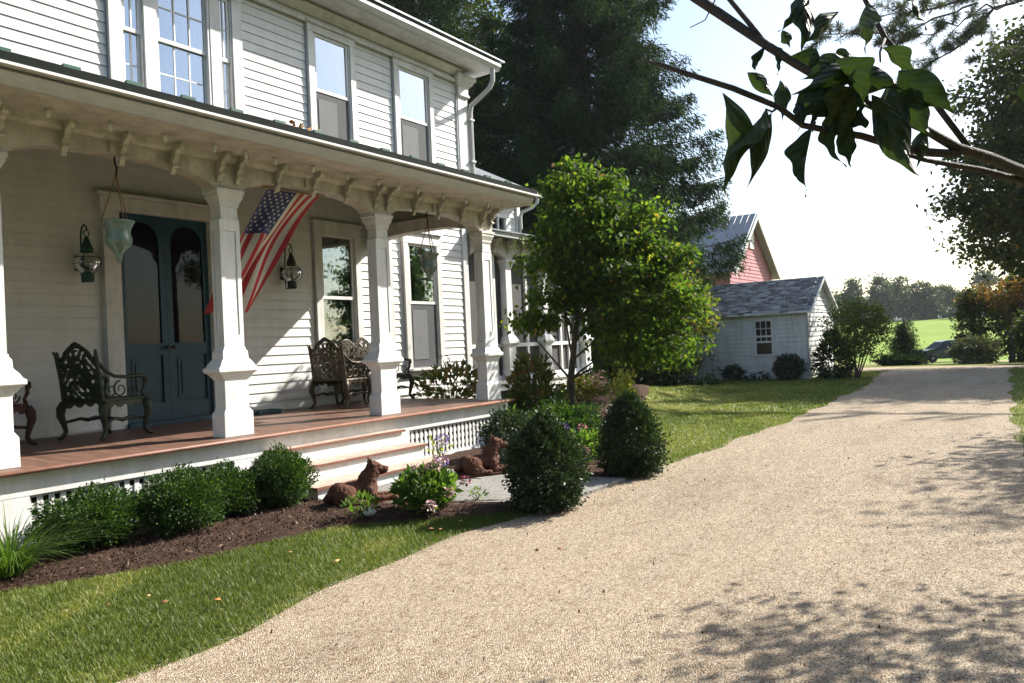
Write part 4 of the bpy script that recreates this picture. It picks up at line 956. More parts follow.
perennial('peony_plant', (5.50, 4.95, .05), 'leafy plant with pink and purple blooms beside the path', (.30, .28, .20), 900, .10, M['perennial'],
          [([(.16, -.05, .47), (-.02, -.14, .44), (-.06, .02, .40)], M['petal_pink'], .055), ([(.46, .16, .62), (.24, -.02, .43)], M['petal_purple'], .055), ([(.42, -.16, .22)], M['petal_red'], .045), ([(-.28, -.30, .12), (-.02, -.30, .20)], M['petal_pink'], .045)])
perennial('peony_plant', (8.55, 4.95, .05), 'leafy plant with purple bloom between the two cone bushes', (.30, .28, .20), 600, .10, M['perennial'],
          [([(-.1, .2, .46)], M['petal_purple'], .05), ([(-.30, -.22, .2), (.1, -.2, .25)], M['petal_pink'], .05), ([(.2, .1, .42)], M['petal_red'], .05)])
perennial('creeping_plant', (5.02, 5.35, .05), 'small low green sprig on the mulch beside the left dog', (.2, .14, .10), 120, .07, M['perennial'], stalks=5)
perennial('creeping_plant', (6.05, 4.75, .05), 'tiny green seedling at the edge of the stone path', (.10, .08, .06), 40, .05, M['perennial'], stalks=4)
perennial('creeping_plant', (7.95, 6.85, .05), 'pale green sprig in front of the right lattice panel', (.18, .14, .20), 70, .07, M['yellow'], stalks=5)
perennial('leafy_clump', (9.9, 6.95, .05), 'yellow green leafy clump beside the right porch corner', (.22, .22, .28), 380, .09, M['perennial'])
bush('purple_bush', (10.6, 6.55, .05), 'low dark green mound at the foot of the front tree', (.95, .6, .28), 5200, .075, M['box'], lump=.25)
bush('light_bush', (11.6, 7.7, .2), 'light green clipped mound in front of the screened porch', (.75, .5, .33), 5500, .06, M['perennial'], lump=.15)
bush('dark_bush', (15.4, 8.5, .35), 'small dark round bush at the screened porch corner', (.4, .35, .32), 1600, .07, M['box'])
perennial('pink_hydrangea', (14.3, 8.2, .35), 'bush with pale pink flower heads in front of the screened porch', (.45, .4, .26), 700, .11, M['hydrangea'],
          [([(-.1, -.35, .5), (.2, -.38, .42), (.35, -.3, .55), (.05, -.42, .30), (.42, -.36, .30), (-.25, -.3, .42)], M['petal_pink'], .10)])
bush('golden_shrub', (12.7, 6.4, .10), 'bright yellow green shrub behind the right cone bush', (.27, .27, .52), 700, .09, M['yellow'], lump=.3, shell=.1)
e = perennial('brown_hydrangea', (10.55, 8.75, .55), 'tall hydrangea with drying flower heads beside the porch end', (.75, .62, .38), 520, .15, M['hydrangea'],
          [([(-.45, -.35, .75), (.35, -.4, .55), (.1, -.5, .35), (-.1, .1, .85)], M['petal_brown'], .12)])
e = perennial('brown_hydrangea', (11.35, 7.55, .15), 'hydrangea with hanging leaves just right of the last porch column', (.42, .42, .66), 560, .17, M['hydrangea'],
          [([(-.30, -.30, .52), (.3, -.3, .8)], M['petal_brown'], .11)])
for k, (x, y, s) in enumerate(((9.3, 5.55, .20), (9.62, 5.72, .24), (9.95, 5.95, .22), (10.3, 6.15, .26), (10.7, 6.32, .2), (11.1, 6.5, .24), (8.95, 5.35, .15))):
    me = MB(); me.lathe([(.05, 0), (.5, .03), (.55, .22), (.42, .42), (.2, .5), (.02, .52)], (0, 0, 0), 9)
    me.v = [(a*s*(1+.2*math.sin(3*a+k)), b*s*(1+.2*math.sin(4*b+k*2))*.8, c*s*(1+.15*math.sin(5*a+k))) for a, b, c in me.v]
    o = me.build('edging_stone', M['rock'], bevel=.01); o.location = (x, y, .04); o.rotation_euler.z = k*1.3
    tag(o, 'rough pinkish stone edging the flower bed by the lawn', 'stone', 'edging stones round the flower bed')
me = MB(); me.lathe([(.02, 0), (.06, .01), (.065, .04), (.04, .065), (.01, .07)], (0, 0, 0), 10); o = tag(me.build('garden_stone', M['palerock'], smooth=True), 'small pale stone on the mulch in front of the left dog', 'stone'); o.location = (5.08, 5.30, .05)
# dead leaves
def dry_leaf(loc, label, s, rz, group='fallen dry leaves'):
    V, F = leaves(np.array([(0, 0, 0.)]), s, .75, .97, 0, dirs=np.array([(1., .3, 0)]), dj=0); o = npmesh('fallen_leaf', V, F, M['dry'], None, np.repeat(RNG.uniform(), 4)); o.location = loc; o.rotation_euler.z = rz
    md = o.modifiers.new('t', 'SOLIDIFY'); md.thickness = .0015
    return tag(o, label, 'leaf', group)
for k, (x, y) in enumerate(((4.85, 3.25), (5.0, 3.1))): dry_leaf((x, y, .02), ('orange dry leaf lying on the gravel nearest the lawn edge', 'brown dry leaf on the gravel beside the orange one')[k], .075, k*2.)
for k in range(9):
    x = RNG.uniform(2.0, 6.2); y = RNG.uniform(4.3, 5.3)
    if okl(x, y): dry_leaf((x, y, .045), 'curled dry leaf lying on the mown lawn below the bed', .06, k*1.7, 'dry leaves on the near lawn')
P = RNG.normal(size=(26, 3))*np.array([.12, .05, .025])+np.array([0, 0, .05]); V, F = leaves(P, .09, .6, .2, 0)
o = npmesh('leaf_litter', V, F, M['dry'], None, tints(26, .5, 1)); o.location = (5.55, 6.62, 4.06); tag(o, 'small heap of dead leaves caught on the porch roof edge', 'debris')

# ------------------------------------------------------------------ white shed and red barn
sx0, sx1, sy0, sy1, ez, rz_ = 27.2, 31.2, 6.62, 11.6, 2.45, 3.62
SB = Vector((29.2, 9.1, 0)); shed = empty('garden_shed', tuple(SB), 'small white clapboard shed with grey shingle roof beyond the lawn', 'shed')
m = HM(); win = [(7.76, 8.44, .88, 2.14)]
clap(m, sy0, sy1, .12, 2.42, sx0, win, .15, 'y'); clap(m, sx0, sx1, .12, 2.42, sy0, [], .17, 'x', -1, .03)
k = 2.42
while k < 3.45: d = (k-2.42)/(rz_-2.42)*2.0; clap(m, sx0+d+.08, sx1-d-.08, k, k+.17, sy0, [], .17, 'x', -1, .03); k += .17
m.box(sx0+.005, sy0+.005, 0, sx0+.1, win[0][0], 2.42); m.box(sx0+.005, win[0][1], 0, sx0+.1, sy1, 2.42); m.box(sx0+.005, win[0][0], 0, sx0+.1, win[0][1], .88); m.box(sx0+.005, win[0][0], 2.14, sx0+.1, win[0][1], 2.42)
m.prism([(sx0+.1, 0), (sx1, 0), (sx1, 2.42), (29.2, 3.55), (sx0+.1, 2.42)], 'y', sy0+.006, sy0+.1); m.prism([(sx0+.1, 0), (sx1, 0), (sx1, 2.42), (29.2, 3.55), (sx0+.1, 2.42)], 'y', sy1-.1, sy1)
m.box(sx1-.1, sy0+.1, 0, sx1, sy1-.1, 2.42); m.build('wall', M['shedwall'], shed, off=SB)
m = HM(); m.box(sx0-.03, sy0-.035, .1, sx0+.005, sy0+.07, 2.40); m.box(sx0-.0, sy0-.04, .1, sx0+.1, sy0-.002, 2.40); m.box(sx0-.06, sy0-.02, 0, sx0+.06, sy1, .11); m.build('corner_board', M['trim'], shed, off=SB)
m = HM(); m.box(sx0-.03, 7.76, .88, sx0+.03, 7.83, 2.14); m.box(sx0-.03, 8.37, .88, sx0+.03, 8.44, 2.14); m.box(sx0-.03, 7.83, 2.07, sx0+.03, 8.37, 2.14); m.box(sx0-.05, 7.72, .84, sx0+.03, 8.48, .90); m.box(sx0-.02, 7.83, 1.30, sx0+.02, 8.37, 1.37); m.box(sx0-.02, 7.83, 1.50, sx0+.02, 8.37, 1.57)
for y in (8.0, 8.19): m.box(sx0-.012, y, 1.37, sx0+.02, y+.022, 2.07)
m.box(sx0-.012, 7.83, 1.80, sx0+.0195, 8.37, 1.825); sw = m.build('window', M['white'], shed, off=SB)
m = HM(); m.box(sx0+.022, 7.83, .90, sx0+.026, 8.37, 2.07); m.build('pane', M['shed_glass'], sw, off=SB)
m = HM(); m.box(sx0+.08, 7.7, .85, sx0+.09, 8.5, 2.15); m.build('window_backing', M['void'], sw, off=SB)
rv = []; rf = []; rt = []
def course(u0, u1, y0, y1, side):
    y = y0-RNG.uniform(0, .2)
    while y < y1:
        w = RNG.uniform(.12, .34); a, b = max(y, y0), min(y+w-.008, y1); lift = RNG.uniform(.015, .03); j = RNG.uniform(-.02, .02)
        if b > a:
            def pt(u, yy, up):
                x = (sx0-.22)+u*(29.2-sx0+.22) if side < 0 else (sx1+.22)-u*(sx1+.22-29.2); z = (ez-.10)+u*(rz_-ez+.10)+up; return (x, yy, z)
            o_ = len(rv); rv.extend([pt(u0-j, a, .02+lift), pt(u0-j, b, .02+lift), pt(u1, b, .022), pt(u1, a, .022), pt(u0-j, a, .0), pt(u0-j, b, .0)])
            rf.extend([(o_, o_+1, o_+2, o_+3), (o_+4, o_+5, o_+1, o_)]); rt.extend([RNG.uniform()]*6)
        y += w
nC = 21
for i in range(nC):
    for s in (-1, 1): course(i/nC, min(1, (i+1.25)/nC), sy0-.20, sy1+.2, s)
V = np.array(rv)-np.array(SB); npmesh('roof', V, rf, M['shingle'], shed, rt)
m = HM()
for s in (-1, 1):
    xe = sx0-.22 if s < 0 else sx1+.22
    m.add([(xe, sy0-.2, ez-.10), (29.2, sy0-.2, rz_), (29.2, sy1+.2, rz_), (xe, sy1+.2, ez-.10), (xe, sy0-.2, ez-.16), (29.2, sy0-.2, rz_-.07), (29.2, sy1+.2, rz_-.07), (xe, sy1+.2, ez-.16)], [(0, 1, 2, 3), (7, 6, 5, 4), (0, 4, 5, 1), (3, 2, 6, 7), (0, 3, 7, 4)])
    m.add([(xe, sy0-.23, ez-.09), (29.2, sy0-.23, rz_+.03), (29.2, sy0-.201, rz_+.03), (xe, sy0-.201, ez-.09), (xe, sy0-.23, ez-.19), (29.2, sy0-.23, rz_-.09), (29.2, sy0-.201, rz_-.09), (xe, sy0-.201, ez-.19)], [(0, 1, 2, 3), (4, 5, 1, 0), (7, 6, 5, 4), (3, 2, 6, 7), (0, 3, 7, 4)])
m.build('roof_boards', M['shedwall'], shed, off=SB)
m = HM(); m.tube([(sx0-.16, sy0-.02, 2.36), (sx0-.05, sy0-.03, 2.22), (sx0-.045, sy0-.03, .08)], .03, 8); m.build('downspout', M['gutter'], shed, off=SB)
BB = Vector((47.05, 20, -.3)); barn = empty('red_barn', tuple(BB), 'red gabled barn with ribbed metal roof behind the white shed', 'barn')
m = HM(); m.prism([(42.9, -.5), (51.2, -.5), (51.2, 5.6), (47.05, 9.0), (42.9, 5.6)], 'y', 14.56, 27)
z = -.3
while z < 8.8:
    d = max(0, (z-5.6)/.82); clap(m, 42.9+d, 51.2-d, z, z+.22, 14.56, [(46.7, 47.4, 7.0, 8.2)], .22, 'x', -1, .035); z += .22
m.build('wall', M['barnred'], barn, off=BB)
m = HM(); m.box(46.65, 14.46, 6.95, 47.45, 14.55, 8.25); m.build('loft_hatch', M['shedwall'], barn, off=BB)
m = HM()
for s in (-1, 1):
    xe = 47.05+s*4.6; zq = 9.12-4.6*.82
    m.add([(xe, 14.1, zq), (47.05, 14.1, 9.12), (47.05, 27.4, 9.12), (xe, 27.4, zq), (xe, 14.1, zq-.1), (47.05, 14.1, 9.0), (47.05, 27.4, 9.0), (xe, 27.4, zq-.1)], [(0, 1, 2, 3), (7, 6, 5, 4), (0, 4, 5, 1), (3, 2, 6, 7), (0, 3, 7, 4)])
    for k in range(34): y = 14.12+k*.4; m.tube([(xe, y, zq+.01), (47.05, y, 9.13)], .028, 4, cap=False)
m.build('roof', M['barnroof'], barn, off=BB)
m = HM()
for s in (-1, 1):
    xe = 47.05+s*4.62; zq = 9.05-4.62*.82
    m.add([(xe, 14.02, zq), (47.05, 14.02, 9.05), (47.05, 14.09, 9.05), (xe, 14.09, zq), (xe, 14.02, zq-.30), (47.05, 14.02, 8.75), (47.05, 14.09, 8.75), (xe, 14.09, zq-.30)], [(0, 1, 2, 3), (4, 5, 1, 0), (7, 6, 5, 4), (3, 2, 6, 7), (0, 3, 7, 4)])
m.build('barge_board', M['shedwall'], barn, off=BB)
# plants round the shed
bush('box_bush', (26.7, 7.15, 0), 'round dark bush under the shed window', (.52, .5, .44), 2600, .09, M['cone'])
bush('yucca', (27.6, 5.9, 0), 'spiky dark pointed shrub at the shed corner', (.55, .5, .75), 1500, .30, M['cone'], cone=.8, aspect=.22, lump=.2, shell=.15)
bush('low_plant', (26.75, 9.1, 0), 'low dark plant at the foot of the shed wall', (.40, .35, .26), 500, .13, M['cone'], lump=.25)
tree('lilac_shrub', (27.3, 5.15, 0), 'loose many stemmed shrub beside the shed and the drive', [((0, 0, 1.75), (.95, .95, .95)), ((.1, -.3, 1.3), (.9, .9, .8)), ((-.3, .2, 2.2), (.5, .5, .6)), ((.4, -.6, 2.0), (.5, .4, .5))], M['lilac'], M['bark'], 1.4, .05, 150, 46, .17, .10, cat='shrub', nlimb=26,
     forks=[(.05, 0, .45, -.35, 1.5, .035), (-.05, .05, -.5, .35, 1.6, .035), (0, -.06, .15, -.6, 1.3, .03), (.03, .03, -.2, -.4, 1.8, .03)])
# ------------------------------------------------------------------ trees behind the lawn
tree('dogwood_tree', (12.72, 7.6, .28), 'leafy dogwood on the lawn in front of the screened porch', [((.57*q+.1, -.82*q-.05, z), (rx, ry, rz)) for q, z, rx, ry, rz in ((1.5, 1.15, 1.05, .95, .24), (-.55, 1.75, .65, .55, .2), (1.2, 1.7, 1.2, 1.0, .28), (2.0, 2.05, .95, .85, .25), (.3, 2.3, 1.15, 1.0, .3), (1.3, 2.6, 1.35, 1.1, .3), (-.2, 2.85, .9, .85, .28), (2.0, 2.95, .75, .7, .24), (1.1, 3.2, 1.15, 1.0, .28), (.1, 3.4, .95, .9, .28), (1.2, 3.75, .85, .8, .24), (.35, 3.95, .85, .8, .26), (-.05, 4.3, .55, .5, .24), (.6, 4.4, .5, .5, .22), (.2, 4.75, .3, .3, .24))],
     M['dogwood'], M['bark'], 2.9, .085, 400, 62, .16, .128, group=None, lean=(.30, -.25), nlimb=26, up=.5, droop=.6, tpw=1.3, shell=.12)
tree('small_dogwood_tree', (23.5, 10.9, .05), 'small reddening tree beside the left end of the shed', [((0, 0, 3.3), (1.7, 1.7, .7)), ((.3, -.9, 2.7), (1.5, 1.4, .6)), ((-.3, .4, 2.2), (1.6, 1.7, .7)), ((.3, -1.2, 1.9), (1.2, 1.1, .45)), ((-.6, .9, 3.8), (1.1, 1.1, .6)), ((-.5, 1.2, 1.2), (1.2, 1.2, .7))],
     M['dogwood2'], M['bark'], 2.6, .09, 260, 55, .22, .17, nlimb=30, up=.45, droop=.6, forks=[(.1, .05, .4, -.5, 2.0, .05)])
bush('dark_shrub', (22.9, 11.6, .1), 'dark dense shrub in the shade under the small reddening tree', (2.0, 1.8, 1.3), 8500, .17, M['dark_leaf'], lump=.25)
bush('dark_shrub', (24.4, 10.9, .05), 'dark rounded shrub between the reddening tree and the shed wall', (1.2, 1.1, .62), 4200, .15, M['dark_leaf'], lump=.25)
bush('yellow_flower', (26.2, 11.0, 0), 'bright yellow round flower clump beneath the small reddening tree', (.26, .26, .22), 500, .10, M['yellow'], lump=.1)
spruce('spruce_tree', (27.7, 15.3, 0), 'tall dark spruce with drooping boughs behind the small reddening tree', 26, 7.0, 1.6, 40, 9, M['sprucebark'], M['spruce'], seed=3, r0=.5, ns=70, spray=.25, zmax=19, asp=.17, rep_=11)
spruce('spruce_tree', (25.5, 22.5, 0), 'second dark spruce rising directly behind the house corner', 36, 6.0, 2.0, 52, 8, M['sprucebark'], M['spruce'], seed=5, r0=.42, ns=50, spray=.26, zmax=20, asp=.16, rep_=7)
tree('shade_tree', (29.6, 24.6, 0), 'dark broadleaf tree rising over the main roof', [((0, 0, 11), (4, 3.5, 3.5)), ((1.5, -1, 8.5), (3, 3, 3)), ((-1, 1, 14), (4, 4, 3)), ((0, 0, 17), (4, 4, 3.5))], M['dark_leaf'], M['bark'], 13, .45, 480, 70, .45, .28, nlimb=40)
tree('shade_tree', (33, 20.5, 0), 'dark tree filling the gap between spruce and wing roof', [((0, 0, 4), (3.6, 3.6, 3.4)), ((1, -1, 6.5), (2.8, 2.8, 2.4)), ((0, 2, 8.5), (3.4, 3.4, 2.8)), ((-1, 2, 12), (3.4, 3.4, 3)), ((0, 2, 16), (3, 3, 3))], M['dark_leaf'], M['bark'], 14, .34, 420, 60, .4, .28, nlimb=30)
bush('dark_shrub', (20.8, 12.6, .1), 'tall dark shrub between the screened porch and the spruce', (1.6, 1.5, 1.1), 5200, .16, M['dark_leaf'], lump=.25)

# ------------------------------------------------------------------ beyond the end of the drive
spruce('young_spruce', (42.4, 5.65, h(42.4, 5.65)), 'small young spruce at the far end of the drive', 2.15, .80, .15, 16, 8, M['sprucebark'], M['spruce'], r0=.05, ns=40, spray=.16, asp=.2)
bush('juniper', (41.2, 5.75, h(41.2, 5.75)), 'low wide dark mound at the foot of the young spruce', (.9, 1.0, .22), 4200, .16, M['spruce'], lump=.25)
bush('grey_juniper', (41.7, 2.6, h(41.7, 2.6)), 'spreading grey green bush beside the far end of the drive', (.85, .95, .60), 4200, .20, M['greyjuniper'], aspect=.3, lump=.2)
tree('young_maple', (46.4, 3.0, h(46.4, 3.0)), 'slender upright young tree behind the spreading grey bush', [((0, 0, 2.2), (.65, .7, 1.6)), ((0, .1, 3.2), (.45, .45, .9)), ((0, 0, 1.0), (.55, .6, .9))], M['maple_shade'], M['bark'], 3.4, .06, 190, 45, .16, .15, nlimb=24)
tree('hedge_tree', (49, 1.0, h(49, 1)), 'dark low tree at the right edge beyond the drive', [((0, -.4, 2.0), (1.8, 1.7, 2.0)), ((1, -2.4, 3), (2.5, 2.5, 2.4))], M['dark_leaf'], M['bark'], 3, .15, 320, 55, .3, .22, nlimb=20)
tree('hedge_tree', (39.5, -.3, h(39, -.3)), 'dark bush in the shade of the big maple by the drive', [((0, 0, 1.3), (1.5, 1.2, 1.5)), ((.5, -1.2, 1.8), (1.5, 1.5, 1.6))], M['dark_leaf'], M['bark'], 2, .12, 240, 55, .22, .18, nlimb=16)
tree('maple_tree', (35.6, -2.9, -.05), 'big shade tree with orange lower leaves hanging over the drive', [((0, 0, 9.5), (4.6, 4.6, 3.6)), ((-1.5, 2.8, 7.2), (3.4, 3.2, 2.0)), ((1, 2.0, 11.5), (3.2, 3.4, 2.2)), ((-2.5, -1.5, 7.5), (4, 4, 2.6)), ((1.5, 3.5, 5.2), (2.8, 2.2, 1.3)), ((-1, .5, 5.4), (3.8, 3.4, 1.6)), ((0, 1, 8), (3.6, 3.8, 2.6)), ((2, -1.5, 3.6), (3, 2.6, 1.6)), ((-.5, 1.3, 4.1), (3.0, 2.7, 1.2))],
     M['maple_shade'], M['bark'], 9.5, .42, 1200, 72, .40, .25, nlimb=60)
tree('orange_maple_tree', (47.3, 1.3, -.4), 'orange leaved maple under the big shade tree at the drive end', [((0, 0.3, 3.6), (1.6, 1.8, .7)), ((-.5, 1.0, 3.2), (1.2, 1.3, .5)), ((.5, -1.8, 3.9), (2.0, 2.0, 1.0))], M['orange'], M['bark'], 4.2, .14, 130, 42, .26, .19, nlimb=26)
# line of trees along the top of the field
TL = [(196, 47, 11.5, 'M'), (199, 41, 10, 'M'), (192, 36, 13, 'P'), (197, 31, 14.5, 'P'), (203, 27, 13, 'M'), (199, 22, 11, 'M'), (207, 18, 10, 'M'), (203, 9, 13.5, 'M'), (200, 3, 12, 'M'), (206, -4, 13, 'M'), (198, 55, 10, 'M'), (204, 62, 11, 'M'), (199, 70, 10, 'M')]
LB = {'M': 'rounded tree in the hazy line along the top of the field', 'P': 'taller pointed tree in the hazy line along the top of the field'}
for k, (x, y, H, kind) in enumerate(TL):
    H *= .82
    w = .36*H if kind == 'M' else .24*H
    cr = [((0, 0, H*.5), (w, w, H*.36)), ((w*.3, -w*.4, H*.24), (w*1.1, w*1.1, H*.26)), ((0, w*.2, H*.76), (w*.6, w*.6, H*.22))] if kind == 'M' else [((0, 0, H*.28), (w*1.1, w*1.1, H*.3)), ((0, 0, H*.62), (w*.7, w*.7, H*.25)), ((0, 0, H*.85), (w*.35, w*.35, H*.15))]
    tree('field_tree', (x, y, h(x, y)), LB[kind], cr, M['dark_leaf'], M['bark'], H*.6, .25, 130, 45, .65, .62, group='trees along the top of the field' if kind == 'M' else 'pointed trees along the top of the field', nlimb=8)

# ------------------------------------------------------------------ the parked van
def van(loc, rz):
    e = empty('parked_van', loc, 'dark green van parked behind the young trees below the field', 'van', rz=rz)    # faces -x, length along x
    L, Wd = 4.7, 1.78; hw = Wd/2
    prof = [(-2.32, .36), (-2.36, .62), (-2.26, .86), (-1.9, .98), (-1.35, 1.06), (-.62, 1.62), (-.25, 1.72), (1.5, 1.74), (2.0, 1.68), (2.26, 1.1), (2.33, .9), (2.33, .40), (2.0, .32)]
    arch_ = lambda c: [(c+.37*math.cos(q), .32+.37*math.sin(q)) for q in [PI*k/8 for k in range(9)]]
    lower = [(1.45+.37, .30)]+[(1.45+.37*math.cos(PI*k/8), .32+.37*math.sin(PI*k/8)) for k in range(9)]+[(1.45-.37, .28), (-1.4+.37, .28)]+[(-1.4+.37*math.cos(PI*k/8), .32+.37*math.sin(PI*k/8)) for k in range(9)]+[(-1.4-.37, .3)]
    poly = prof+lower; m = MB(); n = len(poly); vs = []
    def inset(z): return hw-(max(0, z-.95)*.20)
    for s in (-1, 1): vs += [(x, s*inset(z), z) for x, z in poly]
    m.add(vs, [tuple(range(n)), tuple(range(n, 2*n))[::-1]]+[(i, n+i, n+(i+1) % n, (i+1) % n) for i in range(n)])
    body = m.build('body', M['car'], e, bevel=.03)
    def pane(pts, nm):
        m = MB(); a = [Vector(p) for p in pts]; nr = (a[1]-a[0]).cross(a[2]-a[0]).normalized()*.012
        m.add([tuple(p+nr) for p in a]+[tuple(p-nr) for p in a], [(0, 1, 2, 3), (7, 6, 5, 4), (0, 4, 5, 1), (1, 5, 6, 2), (2, 6, 7, 3), (3, 7, 4, 0)]); m.build(nm, M['carglass'], e)
    for s in (-1, 1):
        for (a, b, c, d) in ((-1.02, -.22, -.55, -.22), (-.12, .72, -.12, .72), (.82, 1.95, .82, 1.75)):
            pane([(a, s*inset(1.1), 1.1), (b, s*inset(1.1), 1.1), (d, s*inset(1.56), 1.56), (c, s*inset(1.56), 1.56)], 'side_window')
        m = MB(); m.box(-.2, s*(hw+.012), .35, -.19, s*(hw-.02), 1.05); m.box(.76, s*(hw+.012), .35, .77, s*(hw-.02), 1.05); m.build('door_seam', M['tyre'], e)
        for x in (-.35, .62): m = MB(); m.box(x, s*(hw+.02), .90, x+.16, s*(hw-.01), .93); m.build('door_handle', M['rim'], e)
        m = MB(); m.box(-1.02, s*(hw-.04), 1.06, -.86, s*(hw+.14), 1.2); m.build('wing_mirror', M['car'], e, bevel=.02)
        for x in (-1.4, 1.45):
            w_ = MB(); w_.lathe([(.2, -.1), (.30, -.105), (.33, -.07), (.33, .07), (.30, .105), (.2, .1)], (0, 0, 0), 24)
            w_.v = [(x+a, s*(hw-.11)+c, .33+b) for a, b, c in w_.v]; t_ = w_.build('tyre', M['tyre'], e, smooth=True)
            w_ = MB(); w_.lathe([(.01, .10), (.07, .10), (.19, .085), (.21, .1), (.21, .0)], (0, 0, 0), 12); w_.v = [(x+a, s*(hw-.11+c*1.02+.002), .33+b) for a, b, c in w_.v]; w_.build('rim', M['rim'], t_)
        m = MB(); m.box(-2.345, s*.45, .66, -2.2, s*.80, .82); m.build('headlight', M['headlight'], e, bevel=.02)
        m = MB(); m.box(2.25, s*.70, .8, 2.345, s*.86, 1.15); m.build('tail_lamp', M['taillight'], e, bevel=.01)
    pane([(-1.30, -.70, 1.10), (-1.30, .70, 1.10), (-.66, .62, 1.60), (-.66, -.62, 1.60)], 'windscreen')
    pane([(2.262, -.66, 1.14), (2.262, .66, 1.14), (2.05, .60, 1.60), (2.05, -.60, 1.60)], 'rear_window')
    m = MB(); m.box(-2.4, -.84, .38, -2.28, .84, .56); m.box(2.26, -.84, .38, 2.38, .84, .56); m.build('bumper', M['tyre'], e, bevel=.02)
van((69.8, 6.3, h(69.8, 6.3)+.04), R(-62))

# ------------------------------------------------------------------ trees beside the viewer: their limbs reach into view and shade the drive
BRANCH = {
'A': [ (1.614, -0.128, 1.77, 0.0074), (1.433, -0.044, 1.794, 0.0061), (1.285, 0.011, 1.811, 0.0053), (1.187, 0.046, 1.82, 0.0046), (1.127, 0.079, 1.828, 0.0042), (1.081, 0.109, 1.848, 0.0035), (1.045, 0.127, 1.855, 0.0031), (0.974, 0.175, 1.879, 0.003), (0.959, 0.231, 1.927, 0.0033), (0.97, 0.268, 1.963, 0.0035), (0.977, 0.309, 2.004, 0.0039), (0.988, 0.363, 2.058, 0.0044), (0.998, 0.417, 2.114, 0.0049) ],
 'C': [ (1.127, 0.079, 1.82, 0.0035), (1.081, 0.111, 1.82, 0.0035), (1.026, 0.137, 1.822, 0.003), (0.981, 0.166, 1.831, 0.0027), (0.928, 0.19, 1.831, 0.0024), (0.889, 0.21, 1.833, 0.0022), (0.863, 0.229, 1.852, 0.0022), (0.824, 0.267, 1.872, 0.0022), (0.805, 0.312, 1.894, 0.002), (0.808, 0.343, 1.913, 0.0015), (0.813, 0.37, 1.926, 0.0007) ],
 'B': [ (1.147, 0.068, 1.831, 0.0026), (1.136, 0.101, 1.891, 0.0026), (1.129, 0.127, 1.941, 0.0026), (1.122, 0.155, 1.988, 0.0023), (1.13, 0.177, 2.046, 0.002), (1.14, 0.197, 2.1, 0.0021) ],
 'A2': [ (1.522, -0.084, 1.773, 0.004), (1.295, 0.014, 1.801, 0.0032), (1.226, 0.06, 1.813, 0.0028), (1.137, 0.117, 1.821, 0.002), (1.089, 0.151, 1.832, 0.0013) ],
 'D2': [ (0.97, 0.268, 1.963, 0.0022), (0.977, 0.292, 2.002, 0.0021), (0.993, 0.321, 2.047, 0.002), (1.003, 0.341, 2.081, 0.002) ],
 'T1': [ (0.891, 0.207, 1.831, 0.0009), (0.886, 0.196, 1.833, 0.0007), (0.874, 0.197, 1.82, 0.0005) ],
 'T2': [ (0.863, 0.229, 1.852, 0.0011), (0.849, 0.232, 1.844, 0.0008), (0.844, 0.238, 1.847, 0.0007) ],
 'T3': [ (0.987, 0.33, 2.058, 0.0007), (0.974, 0.347, 2.019, 0.0005), (0.963, 0.364, 2.01, 0.0004) ],
 'T4': [ (0.974, 0.175, 1.879, 0.0015), (0.96, 0.161, 1.897, 0.0012), (0.942, 0.151, 1.907, 0.0009) ],
 'T5': [ (1.122, 0.155, 1.988, 0.0013), (1.051, 0.152, 1.948, 0.0009), (1.017, 0.147, 1.925, 0.0007) ],
}
LEAVES = [((0.808, 0.273, 1.865), (0.788, 0.267, 1.746), 0.047),
 ((0.846, 0.236, 1.846), (0.787, 0.269, 1.781), 0.039),
 ((0.844, 0.256, 1.892), (0.852, 0.228, 1.859), 0.022),
 ((0.874, 0.197, 1.824), (0.848, 0.2, 1.745), 0.039),
 ((0.923, 0.179, 1.863), (0.905, 0.17, 1.781), 0.034),
 ((0.956, 0.149, 1.87), (0.953, 0.102, 1.766), 0.057),
 ((1.007, 0.127, 1.907), (1.023, 0.071, 1.843), 0.052),
 ((1.066, 0.165, 2.02), (1.019, 0.163, 1.937), 0.043),
 ((0.999, 0.225, 2.028), (0.962, 0.227, 1.938), 0.037),
 ((0.96, 0.143, 1.908), (0.881, 0.221, 1.867), 0.043),
 ((0.959, 0.266, 1.958), (0.941, 0.274, 1.917), 0.02),
 ((0.964, 0.258, 1.958), (0.956, 0.252, 1.918), 0.022),
 ((0.981, 0.251, 1.981), (0.976, 0.242, 1.954), 0.02),
 ((1.135, 0.118, 2.057), (1.12, 0.105, 1.985), 0.037),
 ((0.906, 0.237, 1.895), (0.897, 0.234, 1.843), 0.025),
 ((0.931, 0.167, 1.876), (0.89, 0.191, 1.822), 0.049),
 ((0.969, 0.147, 1.853), (0.95, 0.14, 1.799), 0.018),
 ((0.922, 0.18, 1.908), (0.931, 0.149, 1.849), 0.052),
 ((1.002, 0.135, 1.896), (0.977, 0.12, 1.816), 0.047),
 ((0.909, 0.216, 1.879), (0.916, 0.189, 1.841), 0.043),
 ((1.002, 0.221, 2.017), (0.968, 0.253, 1.975), 0.025),
 ((0.959, 0.162, 1.858), (0.941, 0.171, 1.833), 0.035),
 ((0.972, 0.178, 1.91), (0.989, 0.119, 1.875), 0.047),
 ((0.94, 0.171, 1.87), (0.884, 0.217, 1.848), 0.041),
 ((0.955, 0.168, 1.915), (0.909, 0.216, 1.891), 0.039)]
